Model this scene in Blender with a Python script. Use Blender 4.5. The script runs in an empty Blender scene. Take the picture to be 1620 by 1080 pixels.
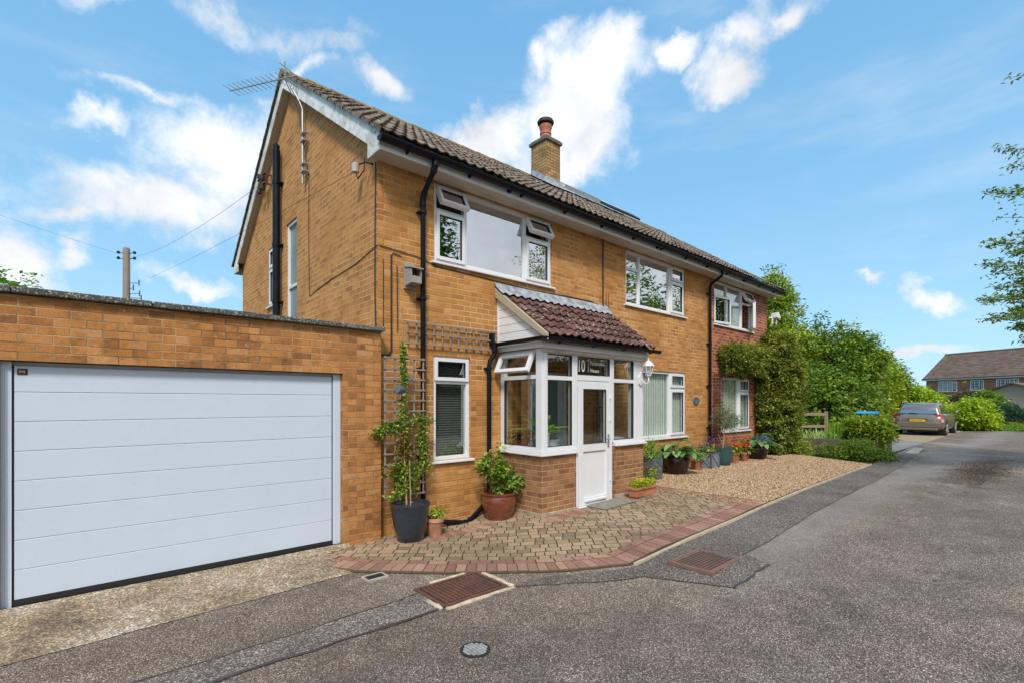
import bpy, bmesh, math, random
import numpy as np
from mathutils import Vector, Matrix, geometry, noise
R = math.radians
random.seed(7)
scn = bpy.context.scene
col = scn.collection

# ------------------------------------------------------------------ materials
class NT:
    def __init__(s, name):
        s.m = bpy.data.materials.new(name); s.m.use_nodes = True
        s.t = s.m.node_tree; s.t.nodes.clear()
        s.out = s.n('ShaderNodeOutputMaterial')
        s.b = s.n('ShaderNodeBsdfPrincipled'); s.l(s.b.outputs[0], s.out.inputs[0])
    def n(s, k, **kw):
        x = s.t.nodes.new(k)
        for a, v in kw.items(): setattr(x, a, v)
        return x
    def l(s, a, b): s.t.links.new(a, b)
    def put(s, sock, v):
        if isinstance(v, bpy.types.NodeSocket): s.l(v, sock)
        elif isinstance(v, (tuple, list)) and len(v) == 3 and sock.type == 'RGBA': sock.default_value = (*v, 1)
        else: sock.default_value = v
    def math(s, op, a, b=None, c=None, clamp=False):
        x = s.n('ShaderNodeMath', operation=op, use_clamp=clamp)
        s.put(x.inputs[0], a)
        if b is not None: s.put(x.inputs[1], b)
        if c is not None: s.put(x.inputs[2], c)
        return x.outputs[0]
    def mix(s, f, a, b, blend='MIX'):
        x = s.n('ShaderNodeMix', data_type='RGBA', blend_type=blend)
        s.put(x.inputs[0], f); s.put(x.inputs[6], a); s.put(x.inputs[7], b)
        return x.outputs[2]
    def noise(s, vec, scale, detail=3, rough=.55, dist=0):
        x = s.n('ShaderNodeTexNoise'); s.put(x.inputs['Vector'], vec)
        x.inputs['Scale'].default_value = scale; x.inputs['Detail'].default_value = detail
        x.inputs['Roughness'].default_value = rough; x.inputs['Distortion'].default_value = dist
        return x.outputs[0]
    def vor(s, vec, scale, feat='F1', out=0, rnd=1):
        x = s.n('ShaderNodeTexVoronoi', feature=feat); s.put(x.inputs['Vector'], vec)
        x.inputs['Scale'].default_value = scale; x.inputs['Randomness'].default_value = rnd
        return x.outputs[out]
    def ramp(s, f, stops, interp='LINEAR'):
        x = s.n('ShaderNodeValToRGB'); x.color_ramp.interpolation = interp
        e = x.color_ramp.elements
        while len(e) < len(stops): e.new(.5)
        for i, (p, c) in enumerate(stops):
            e[i].position = p
            e[i].color = (*c, 1) if isinstance(c, (tuple, list)) else (c, c, c, 1)
        s.put(x.inputs[0], f); return x.outputs[0]
    def sstep(s, v, lo, hi):
        x = s.n('ShaderNodeMapRange', interpolation_type='SMOOTHSTEP')
        s.put(x.inputs[0], v); s.put(x.inputs[1], lo); s.put(x.inputs[2], hi); return x.outputs[0]
    def bump(s, h, dist=.01, strength=1):
        x = s.n('ShaderNodeBump'); x.inputs['Strength'].default_value = strength
        x.inputs['Distance'].default_value = dist; s.put(x.inputs['Height'], h)
        s.l(x.outputs[0], s.b.inputs['Normal'])
    def set(s, color=None, rough=None, metal=None, spec=None, coat=None):
        if color is not None: s.put(s.b.inputs['Base Color'], color)
        if rough is not None: s.put(s.b.inputs['Roughness'], rough)
        if metal is not None: s.b.inputs['Metallic'].default_value = metal
        if spec is not None: s.b.inputs['Specular IOR Level'].default_value = spec
        if coat is not None: s.b.inputs['Coat Weight'].default_value = coat
        return s.m
    def obj(s): return s.n('ShaderNodeTexCoord').outputs['Object']
    def uv(s): return s.n('ShaderNodeTexCoord').outputs['UV']
    def attr(s, a='rnd'): return s.n('ShaderNodeAttribute', attribute_name=a).outputs['Fac']
    def sep(s, v):
        x = s.n('ShaderNodeSeparateXYZ'); s.put(x.inputs[0], v); return x.outputs
    def comb(s, a, b, c=0.):
        x = s.n('ShaderNodeCombineXYZ'); s.put(x.inputs[0], a); s.put(x.inputs[1], b); s.put(x.inputs[2], c); return x.outputs[0]

def plain(name, c, rough=.5, metal=0, spec=.5, var=.12, scale=6, bump=0, bscale=60, coat=0):
    t = NT(name); o = t.obj()
    n = t.noise(o, scale, 4)
    cc = t.mix(t.ramp(n, [(.3, 0), (.7, 1)]), tuple(x*(1-var) for x in c), tuple(min(1, x*(1+var)) for x in c))
    if bump: t.bump(t.noise(o, bscale, 4), bump)
    return t.set(cc, t.math('ADD', t.math('MULTIPLY', n, .15), rough-.07), metal, spec, coat)

def brickmat(name, stops, mortar, mortar2=None, w=.225, h=.075, m=.011, stain=.25, mott=.5, edge=.007, vshift=0., ushift=0., lichen=0):
    t = NT(name); u, v, _ = t.sep(t.uv())
    wob = t.noise(t.uv(), 9, 2)
    v = t.math('ADD', t.math('ADD', v, vshift), t.math('MULTIPLY', t.math('SUBTRACT', wob, .5), .006))
    u = t.math('ADD', t.math('ADD', u, ushift), t.math('MULTIPLY', t.math('SUBTRACT', t.noise(t.uv(), 7.3, 2), .5), .008))
    vr = t.math('DIVIDE', v, h); row = t.math('FLOOR', vr)
    odd = t.math('FLOORED_MODULO', row, 2)
    ur = t.math('ADD', t.math('DIVIDE', u, w), t.math('MULTIPLY', odd, .5)); cl = t.math('FLOOR', ur)
    fu = t.math('SUBTRACT', ur, cl); fv = t.math('SUBTRACT', vr, row)
    du = t.math('MULTIPLY', t.math('MINIMUM', fu, t.math('SUBTRACT', 1., fu)), w)
    dv = t.math('MULTIPLY', t.math('MINIMUM', fv, t.math('SUBTRACT', 1., fv)), h)
    d = t.math('MINIMUM', du, dv)
    fine = t.noise(t.uv(), 90, 4, .7)
    d = t.math('ADD', d, t.math('MULTIPLY', t.math('SUBTRACT', t.math('ADD', t.math('MULTIPLY', fine, .5), t.math('MULTIPLY', t.noise(t.uv(), 34, 4, .7), .5)), .5), edge*2))
    brick = t.sstep(d, m/2-.0022, m/2+.0022)
    wn = t.n('ShaderNodeTexWhiteNoise', noise_dimensions='2D'); t.l(t.comb(cl, row), wn.inputs['Vector'])
    r1 = wn.outputs['Value']
    # second random per half brick: face of one brick is not uniform
    wn2 = t.n('ShaderNodeTexWhiteNoise', noise_dimensions='2D'); t.l(t.comb(t.math('FLOOR', t.math('MULTIPLY', ur, 2)), t.math('ADD', row, 37.)), wn2.inputs['Vector'])
    rr = t.math('ADD', t.math('MULTIPLY', r1, .50), t.math('MULTIPLY', wn2.outputs['Value'], .26))
    rr = t.math('ADD', rr, t.math('MULTIPLY', t.noise(t.uv(), 30, 6, .75), .42))
    rr = t.math('SUBTRACT', rr, .10)
    c = t.ramp(rr, stops)
    sp = t.ramp(t.noise(t.uv(), 110, 6, .8), [(.30, .35), (.44, .85), (.56, 1.05), (.70, 1.4)])
    c = t.mix(mott, c, sp, 'MULTIPLY')
    dk = t.ramp(t.noise(t.uv(), 8, 6, .75), [(.36, .60), (.50, 1.), (.75, 1.12)]); c = t.mix(mott*.8, c, dk, 'MULTIPLY')
    big = t.ramp(t.noise(t.uv(), .9, 5, .6), [(.3, .72), (.62, 1.1)])
    c = t.mix(stain*2, c, big, 'MULTIPLY')
    mm = mortar2 or tuple(x*.5 for x in mortar)
    mc = t.mix(t.ramp(t.noise(t.uv(), 1.3, 4), [(.4, 0), (.6, 1)]), mortar, mm)
    c = t.mix(brick, mc, c)
    if lichen:
        lm = t.math('MULTIPLY', t.ramp(t.noise(t.uv(), 30, 4, .8), [(.60, 0), (.66, 1)]), t.ramp(t.noise(t.uv(), 1.1, 3), [(.45, 0), (.6, 1)]))
        c = t.mix(t.math('MULTIPLY', lm, lichen), c, (.55, .52, .45))
    hgt = t.math('ADD', t.math('MULTIPLY', brick, .7), t.math('MULTIPLY', t.noise(t.uv(), 120, 5, .75), .35))
    t.bump(hgt, .006, .9)
    return t.set(c, t.math('ADD', .82, t.math('MULTIPLY', brick, .06)), spec=.25)

M = {}
gold = [(.0, (.24, .098, .030)), (.22, (.39, .166, .044)), (.45, (.50, .216, .054)), (.68, (.55, .258, .074)), (.86, (.60, .31, .112)), (1., (.66, .42, .21))]
M['brick'] = brickmat('brick_gold', gold, (.62, .47, .30), (.30, .20, .11), stain=.2)
M['brick_gable'] = brickmat('brick_gable', [(0, (.29, .12, .040)), (.25, (.41, .175, .052)), (.5, (.51, .224, .064)), (.8, (.57, .27, .085)), (1, (.62, .36, .17))], (.62, .44, .25), (.42, .27, .14), stain=.15)
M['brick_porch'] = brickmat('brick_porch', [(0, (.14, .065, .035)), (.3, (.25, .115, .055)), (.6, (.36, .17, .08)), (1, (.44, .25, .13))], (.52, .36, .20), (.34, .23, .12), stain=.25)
M['brick_red'] = brickmat('brick_red', [(0, (.08, .028, .022)), (.3, (.25, .070, .040)), (.6, (.42, .125, .06)), (1, (.52, .22, .12))], (.55, .42, .33), (.36, .26, .20))
M['brick_garage'] = brickmat('brick_garage', [(0, (.17, .075, .034)), (.25, (.34, .145, .048)), (.5, (.46, .20, .060)), (.75, (.52, .25, .095)), (1, (.52, .31, .20))], (.48, .34, .18), (.15, .095, .05), w=.208, h=.0725, m=.008, lichen=.9, mott=1., edge=.012)
M['brick_chimney'] = brickmat('brick_chimney', [(0, (.22, .13, .05)), (.4, (.36, .22, .09)), (1, (.5, .34, .17))], (.2, .14, .08), (.09, .07, .04), stain=.4)
M['white'] = plain('white_upvc', (.70, .715, .74), .32, var=.03, scale=3)
def garagewhite():
    t = NT('garage_white'); o = t.obj()
    n = t.noise(o, 2.2, 5)
    t.bump(t.noise(t.comb(*[t.math('MULTIPLY', x, k) for x, k in zip(t.sep(o), (220, 220, 220))]), 1, 3), .0006, .5)
    sm = t.ramp(t.noise(o, 9, 6, .7), [(.55, 1), (.75, .93)])
    return t.set(t.mix(1, t.mix(n, (.50, .575, .68), (.56, .635, .73)), sm, 'MULTIPLY'), .42)
M['garage_white'] = garagewhite()
def dirtywhite():
    t = NT('flaking_white_paint'); o = t.obj()
    a = t.ramp(t.noise(o, 3.2, 8, .72), [(.44, 0), (.56, 1)])
    c = t.mix(a, (.74, .75, .74), (.52, .51, .47))
    b = t.ramp(t.noise(o, 16, 6, .8), [(.56, 0), (.63, 1)])
    b = t.math('MULTIPLY', b, a)
    c = t.mix(b, c, (.12, .11, .09)); return t.set(c, .6)
M['dirty_white'] = dirtywhite()
def soffitm():
    t = NT('soffit_paint'); o = t.obj()
    a = t.ramp(t.noise(o, 1.6, 6, .65), [(.48, 0), (.72, 1)])
    return t.set(t.mix(t.math('MULTIPLY', a, .6), (.56, .49, .40), (.22, .16, .10)), .7)
M['soffit'] = soffitm()
M['black'] = plain('black_plastic', (.006, .007, .010), .38, var=.2, spec=.2)
M['black_matt'] = plain('black_matt', (.02, .02, .022), .7)
M['dark_interior'] = plain('dark_interior', (.05, .045, .04), .9)
M['inner_plaster'] = plain('inner_plaster', (.28, .27, .25), .9)
M['metal'] = plain('galvanised', (.42, .42, .41), .45, .7, var=.25, scale=14)
M['alu'] = plain('aluminium', (.5, .5, .5), .4, .8)
M['lead'] = plain('lead_sheet', (.33, .36, .40), .5, .2, var=.45, scale=9, bump=.01, bscale=12)
M['rubber'] = plain('rubber', (.016, .016, .018), .7)
M['terracotta'] = plain('terracotta', (.42, .165, .085), .65, var=.25, scale=7, bump=.002)
M['terracotta_pale'] = plain('terracotta_pale', (.44, .21, .13), .75, var=.35, scale=9, bump=.002)
def glaze(name, a, b, rough=.2):
    t = NT(name); o = t.obj(); x, y, z = t.sep(o)
    n = t.noise(t.comb(t.math('MULTIPLY', x, 3.), t.math('MULTIPLY', y, 3.), t.math('MULTIPLY', z, 14.)), 1.6, 5, .6, .6)
    t.bump(t.noise(o, 30, 3), .003, .4)
    return t.set(t.mix(t.ramp(n, [(.35, 0), (.65, 1)]), a, b), rough, coat=.4)
M['glaze_brown'] = glaze('glaze_brown', (.22, .065, .028), (.11, .034, .018), .25)
M['glaze_dark'] = glaze('glaze_dark_brown', (.05, .025, .018), (.025, .015, .012), .3)
M['glaze_slate'] = glaze('glaze_slate', (.012, .020, .032), (.025, .038, .055), .3)
M['pot_green'] = plain('pot_bluegreen', (.035, .085, .085), .4)
M['pot_grey'] = plain('pot_grey', (.10, .12, .15), .5)
M['zinc'] = plain('zinc_grey', (.27, .31, .36), .5, .3, var=.25, scale=16)
M['soil'] = plain('soil', (.035, .022, .014), .95, bump=.02, var=.4, scale=30)
M['bark'] = plain('bark', (.10, .075, .055), .9, bump=.02, var=.4, scale=12)
M['cane'] = plain('cane', (.38, .28, .15), .7)
def woodm(name, a, b):
    t = NT(name); o = t.obj(); x, y, z = t.sep(o)
    n = t.noise(o, 26, 5, .7, .8); n2 = t.noise(o, 4, 4)
    t.bump(n, .003, .6)
    return t.set(t.mix(t.math('ADD', t.math('MULTIPLY', n, .6), t.math('MULTIPLY', n2, .4)), a, b), .85, spec=.2)
M['grey_wood'] = woodm('weathered_wood', (.17, .14, .115), (.33, .275, .235))
M['box_wood'] = woodm('nestbox_wood', (.20, .18, .165), (.42, .39, .365))
M['brown_wood'] = woodm('brown_wood', (.055, .022, .016), (.11, .045, .03))
M['sleeper'] = woodm('sleeper_wood', (.075, .058, .045), (.21, .17, .135))
M['rail_wood'] = woodm('rail_wood', (.18, .14, .09), (.36, .29, .2))
M['barge'] = woodm('barge_cream', (.30, .25, .17), (.50, .44, .32))
def tilem(name, stops, lich, amt=.5, ls=26, lo=.53):
    t = NT(name); o = t.obj()
    c = t.ramp(t.math('ADD', t.math('MULTIPLY', t.attr(), .62), t.math('MULTIPLY', t.noise(o, 5, 5, .7), .38)), stops)
    g = t.ramp(t.noise(o, 60, 5, .8), [(.35, .6), (.65, 1.3)])
    c = t.mix(.7, c, g, 'MULTIPLY')
    l = t.math('MULTIPLY', t.ramp(t.noise(o, ls, 6, .75), [(lo, 0), (lo+.06, 1)]), t.ramp(t.noise(o, 1.7, 4, .6), [(.38 if ls < 50 else .1, 0), (.58 if ls < 50 else .3, 1)]))
    c = t.mix(t.math('MULTIPLY', l, amt), c, lich)
    t.bump(t.noise(o, 130, 5, .7), .004, .6)
    return t.set(c, .9, spec=.2)
M['tile'] = tilem('roof_tile_brown', [(0, (.085, .060, .045)), (.5, (.165, .122, .092)), (1, (.28, .22, .17))], (.46, .44, .37), .75)
M['tile_red'] = tilem('roof_tile_red', [(0, (.055, .027, .025)), (.5, (.10, .045, .038)), (1, (.16, .082, .068))], (.48, .42, .36), .7)
M['tile_far'] = tilem('roof_tile_far', [(0, (.10, .068, .052)), (.5, (.16, .11, .085)), (1, (.21, .15, .12))], (.3, .27, .2), .3)
M['ridge'] = tilem('ridge_mossy', [(0, (.10, .08, .045)), (.5, (.17, .13, .06)), (1, (.24, .19, .09))], (.42, .27, .05), .9)
M['coping'] = tilem('coping_lichen', [(0, (.045, .045, .042)), (.5, (.085, .083, .075)), (1, (.14, .135, .12))], (.50, .50, .46), .9, 75, .54)
M['concrete'] = plain('concrete', (.36, .33, .28), .9, bump=.006, var=.25, scale=5)
M['plinth'] = plain('plinth_render', (.36, .31, .21), .9, bump=.006, var=.3, scale=6)

def glass(name, refl=.12, tint=(.86, .9, .89), wav=.0):
    t = NT(name); t.t.nodes.remove(t.b)
    g = t.n('ShaderNodeBsdfGlossy'); g.inputs['Roughness'].default_value = .0
    g.inputs['Color'].default_value = (.95, .97, 1, 1)
    tr = t.n('ShaderNodeBsdfTransparent'); tr.inputs['Color'].default_value = (*tint, 1)
    lw = t.n('ShaderNodeLayerWeight'); lw.inputs['Blend'].default_value = .5
    if wav:
        b = t.n('ShaderNodeBump'); b.inputs['Distance'].default_value = wav; b.inputs['Strength'].default_value = 1
        t.l(t.noise(t.obj(), .9, 1), b.inputs['Height']); t.l(b.outputs[0], g.inputs['Normal'])
    f = t.math('ADD', refl, t.math('MULTIPLY', t.math('POWER', lw.outputs['Facing'], 3.), 1-refl), clamp=True)
    mx = t.n('ShaderNodeMixShader'); t.l(f, mx.inputs[0]); t.l(tr.outputs[0], mx.inputs[1]); t.l(g.outputs[0], mx.inputs[2])
    t.l(mx.outputs[0], t.out.inputs[0]); return t.m
M['glass'] = glass('window_glass', .22, (.80, .86, .84), .004)
M['glass_blind'] = glass('window_glass_clear', .10, (.86, .92, .88), .002)
M['glass_strong'] = glass('window_glass_coated', .62, (.7, .75, .75), .006)
M['glass_porch'] = glass('porch_glass', .16, (.85, .9, .88), .003)
def obsc():
    t = NT('obscured_glass'); t.bump(t.noise(t.obj(), 70, 4), .004, .8)
    return t.set(t.mix(t.noise(t.obj(), 2, 3), (.12, .17, .185), (.22, .29, .30)), .12)
M['obscured'] = obsc()
M['blind'] = plain('blind_fabric', (.80, .82, .79), .8, var=.04)
M['blind_dark'] = plain('blind_dark', (.16, .155, .14), .6)
M['net'] = plain('net_curtain', (.78, .79, .80), .9, var=.04)

def leafm(name, stops, rough=.5, trans=.3):
    t = NT(name); c = t.ramp(t.attr(), stops)
    t.set(c, rough, spec=.35)
    tr = t.n('ShaderNodeBsdfTranslucent'); t.l(t.mix(1, c, (1.3, 1.35, .6), 'MULTIPLY'), tr.inputs[0])
    mx = t.n('ShaderNodeMixShader'); mx.inputs[0].default_value = trans
    t.l(t.b.outputs[0], mx.inputs[1]); t.l(tr.outputs[0], mx.inputs[2]); t.l(mx.outputs[0], t.out.inputs[0])
    return t.m
def greens(d, m_, l): return [(0, d), (.5, m_), (1, l)]
M['leaf_mid'] = leafm('leaf_mid', greens((.03, .07, .015), (.13, .24, .032), (.46, .54, .075)))
M['leaf_dark'] = leafm('leaf_dark', greens((.022, .06, .022), (.05, .13, .04), (.11, .24, .06)))
M['leaf_lime'] = leafm('leaf_lime', greens((.16, .28, .02), (.36, .50, .03), (.58, .68, .06)))
M['leaf_yellow'] = leafm('leaf_yellowgreen', greens((.08, .15, .02), (.25, .36, .03), (.60, .62, .06)))
M['leaf_olive'] = leafm('leaf_olive', greens((.055, .085, .045), (.14, .19, .10), (.28, .33, .18)))
M['leaf_climber'] = leafm('leaf_climber', greens((.035, .07, .016), (.17, .22, .034), (.50, .50, .10)))
M['leaf_blue'] = leafm('leaf_bluegreen', greens((.02, .06, .045), (.045, .11, .07), (.09, .17, .10)))
M['leaf_bright'] = leafm('leaf_bright', greens((.07, .17, .02), (.16, .33, .03), (.34, .50, .07)))
M['leaf_fresh'] = leafm('leaf_fresh', greens((.06, .13, .015), (.17, .30, .035), (.42, .52, .10)))
M['leaf_bronze'] = leafm('leaf_bronze', greens((.10, .11, .015), (.22, .17, .03), (.34, .22, .05)))
M['leaf_hosta'] = leafm('leaf_hosta', greens((.045, .13, .06), (.09, .22, .09), (.30, .42, .16)), .35)
M['leaf_purple'] = leafm('leaf_purple', greens((.03, .025, .02), (.07, .06, .035), (.13, .12, .06)))
M['leaf_grass'] = leafm('leaf_blade', greens((.18, .32, .05), (.38, .52, .12), (.70, .76, .40)))
M['leaf_iris'] = leafm('leaf_strap', greens((.10, .24, .02), (.2, .38, .03), (.35, .5, .05)))
M['pet_yellow'] = leafm('petal_yellow', greens((.75, .50, .0), (.85, .62, .0), (.9, .7, .05)), trans=.2)
M['pet_orange'] = leafm('petal_orange', greens((.45, .05, .005), (.70, .12, .005), (.8, .22, .01)), trans=.2)
M['pet_red'] = leafm('petal_red', greens((.35, .005, .02), (.6, .01, .04), (.7, .04, .10)), trans=.2)
M['pet_blue'] = leafm('petal_blue', greens((.04, .05, .28), (.10, .12, .5), (.25, .27, .65)), trans=.2)
M['pet_purple'] = leafm('petal_purple', greens((.08, .01, .2), (.16, .03, .35), (.3, .12, .5)), trans=.2)

# ------------------------------------------------------------------ object helpers
def link(o, parent=None):
    col.objects.link(o)
    if parent is not None: o.parent = parent
    return o
def off(parent):
    while parent is not None and parent.parent is not None: parent = parent.parent
    return Vector(parent.location) if parent is not None else Vector((0, 0, 0))
def thing(name, label, cat, loc, group=None, rz=0):
    o = bpy.data.objects.new(name, None); col.objects.link(o)
    o.empty_display_size = .2; o.location = loc; o.rotation_euler = (0, 0, rz)
    o['label'] = label; o['category'] = cat
    if group: o['group'] = group
    return o
def tag(o, label, cat, group=None, kind=None):
    if label: o['label'] = label
    if cat: o['category'] = cat
    if group: o['group'] = group
    if kind: o['kind'] = kind
    return o
ident = lambda p: p
def FR(y0): return lambda p: (p[0], y0 - p[1], p[2])           # front plane: a = X, b = outward (-Y)
def GA(x0): return lambda p: (x0 - p[1], p[0], p[2])           # gable plane: a = Y, b = outward (-X)
def UP(o, u, n): return lambda p: (o[0]+u[0]*p[0]+n[0]*p[1], o[1]+u[1]*p[0]+n[1]*p[1], o[2]+p[2])

class MB:
    def __init__(s, T=ident): s.v = []; s.f = []; s.a = []; s.T = T; s.r = .5
    def add(s, vs, fs, r=None):
        b = len(s.v); s.v += [tuple(s.T(p)) for p in vs]
        for f in fs: s.f.append([b+i for i in f]); s.a.append(s.r if r is None else r)
        return s
    def box(s, x0, x1, y0, y1, z0, z1, r=None):
        v = [(x, y, z) for z in (z0, z1) for y in (y0, y1) for x in (x0, x1)]
        return s.add(v, [(0, 2, 3, 1), (4, 5, 7, 6), (0, 1, 5, 4), (2, 6, 7, 3), (0, 4, 6, 2), (1, 3, 7, 5)], r)
    def prism(s, poly, fn, d0, d1, r=None):
        """poly 2-d outline, fn(p, d) -> 3-d"""
        n = len(poly); v = [fn(p, d0) for p in poly] + [fn(p, d1) for p in poly]
        return s.add(v, [tuple(range(n)), tuple(range(2*n-1, n-1, -1))] + [(i, (i+1) % n, n+(i+1) % n, n+i) for i in range(n)], r)
    def tube(s, pts, rad, n=10, cap=True, r=None):
        pts = [Vector(p) for p in pts]; rads = rad if isinstance(rad, (list, tuple)) else [rad]*len(pts)
        vs = []; fs = []; pu = None
        for i, p in enumerate(pts):
            d = (pts[min(i+1, len(pts)-1)] - pts[max(i-1, 0)]).normalized()
            if pu is None: pu = d.orthogonal().normalized()
            u = (pu - d*pu.dot(d)); u = u.normalized() if u.length > 1e-6 else d.orthogonal().normalized(); pu = u
            w = d.cross(u)
            for k in range(n):
                a = 2*math.pi*k/n; vs.append(p + (u*math.cos(a)+w*math.sin(a))*rads[i])
        for i in range(len(pts)-1):
            for k in range(n):
                fs.append((i*n+k, i*n+(k+1) % n, (i+1)*n+(k+1) % n, (i+1)*n+k))
        if cap: fs += [tuple(range(n-1, -1, -1)), tuple(range((len(pts)-1)*n, len(pts)*n))]
        return s.add(vs, fs, r)
    def lathe(s, prof, c, n=32, r=None, sq=None):
        vs = []; fs = []
        for (rr, z) in prof:
            for k in range(n):
                a = 2*math.pi*k/n; x, y = math.cos(a), math.sin(a)
                vs.append((c[0]+rr*x, c[1]+rr*y, c[2]+z))
        for i in range(len(prof)-1):
            for k in range(n): fs.append((i*n+k, i*n+(k+1) % n, (i+1)*n+(k+1) % n, (i+1)*n+k))
        if prof[0][0] > 1e-4: fs.append(tuple(range(n-1, -1, -1)))
        if prof[-1][0] > 1e-4: fs.append(tuple(range((len(prof)-1)*n, len(prof)*n)))
        return s.add(vs, fs, r)
    def build(s, name, mat, parent=None, smooth=False, bevel=0, recalc=True):
        o = off(parent)
        me = bpy.data.meshes.new(name)
        wv = [Vector(p) for p in s.v]
        me.from_pydata([p - o for p in wv], [], s.f)
        if recalc:
            bm = bmesh.new(); bm.from_mesh(me); bmesh.ops.recalc_face_normals(bm, faces=bm.faces); bm.to_mesh(me); bm.free()
        uvl = me.uv_layers.new(name='UVMap')
        co = np.array([tuple(p) for p in wv]).reshape(-1, 3)
        nl = len(me.loops); vi = np.empty(nl, np.int32); me.loops.foreach_get('vertex_index', vi)
        nf = len(me.polygons); nor = np.empty(nf*3, np.float32); me.polygons.foreach_get('normal', nor); nor = np.abs(nor.reshape(-1, 3))
        lt = np.empty(nf, np.int32); me.polygons.foreach_get('loop_total', lt)
        ax = np.where(nor[:, 2] > .75, 2, np.where(nor[:, 0] > nor[:, 1], 0, 1)); lax = np.repeat(ax, lt)
        P = co[vi]
        uv = np.where((lax == 2)[:, None], P[:, [0, 1]], np.where((lax == 0)[:, None], P[:, [1, 2]], P[:, [0, 2]]))
        uvl.data.foreach_set('uv', uv.astype(np.float32).ravel())
        at = me.attributes.new('rnd', 'FLOAT', 'FACE'); at.data.foreach_set('value', np.array(s.a, np.float32))
        if smooth: me.shade_smooth() if smooth is True else me.set_sharp_from_angle(angle=R(smooth))
        if smooth and smooth is not True: pass
        me.materials.append(mat)
        ob = link(bpy.data.objects.new(name, me), parent)
        if bevel:
            b = ob.modifiers.new('bevel', 'BEVEL'); b.width = bevel; b.segments = 2; b.limit_method = 'ANGLE'
        return ob
def smooth40(o):
    me = o.data
    me.polygons.foreach_set('use_smooth', [True]*len(me.polygons)); me.set_sharp_from_angle(angle=R(40)); return o

# terrain: the ground climbs a little towards the far end of the house
TX = [(-400, 0), (3.6, 0), (4.72, .09), (6.3, .13), (7.2, .18), (9., .22), (400, .22)]
def gz(x):
    for (a, za), (b, zb) in zip(TX, TX[1:]):
        if x <= b: return za+(zb-za)*(x-a)/(b-a)
    return .22
def clipx(poly, c, keep_gt):
    out = []
    for i in range(len(poly)):
        p, q = poly[i], poly[(i+1) % len(poly)]
        pin = (p[0] >= c) == keep_gt or abs(p[0]-c) < 1e-9; qin = (q[0] >= c) == keep_gt or abs(q[0]-c) < 1e-9
        if pin: out.append(p)
        if pin != qin:
            t = (c-p[0])/(q[0]-p[0]); out.append((c, p[1]+t*(q[1]-p[1])))
    return out
def sheet(name, poly, z, mat, kind='structure', thick=0, parent=None):
    mb = MB(); xs = [a for a, _ in TX]
    for a, b in zip(xs, xs[1:]):
        pc = clipx(poly, a, True); pc = clipx(pc, b, False) if len(pc) > 2 else pc
        if len(pc) > 2:
            vs = [Vector((p[0], p[1], gz(p[0])+z)) for p in pc]
            for tri in geometry.tessellate_polygon([vs]): mb.add([vs[i] for i in tri], [(0, 1, 2)])
    o = mb.build(name, mat, parent, recalc=False)
    me = o.data
    bm = bmesh.new(); bm.from_mesh(me)
    for f in bm.faces:
        if f.normal.z < 0: f.normal_flip()
    bm.to_mesh(me); bm.free()
    if kind: o['kind'] = kind
    return o

def wall_poly(name, outer, holes, T, th, mat, parent):
    """outer/holes in (a,z); outer face at b=0, inner at b=-th"""
    mb = MB(T)
    loops = [[Vector((p[0], 0, p[1])) for p in outer]] + [[Vector((x, 0, z)) for x, z in ((h[0], h[2]), (h[1], h[2]), (h[1], h[3]), (h[0], h[3]))] for h in holes]
    # grid-free tessellation in a-z plane
    l2 = [[Vector((v.x, v.z, 0)) for v in lp] for lp in loops]
    flat = [v for lp in loops for v in lp]
    tris = geometry.tessellate_polygon(l2)
    for b in (0, -th):
        mb.add([(v.x, b, v.z) for v in flat], [tuple(t) for t in tris])
    for lp in loops:
        n = len(lp)
        mb.add([(v.x, 0, v.z) for v in lp]+[(v.x, -th, v.z) for v in lp], [(i, (i+1) % n, n+(i+1) % n, n+i) for i in range(n)])
    return mb.build(name, mat, parent)

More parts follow.
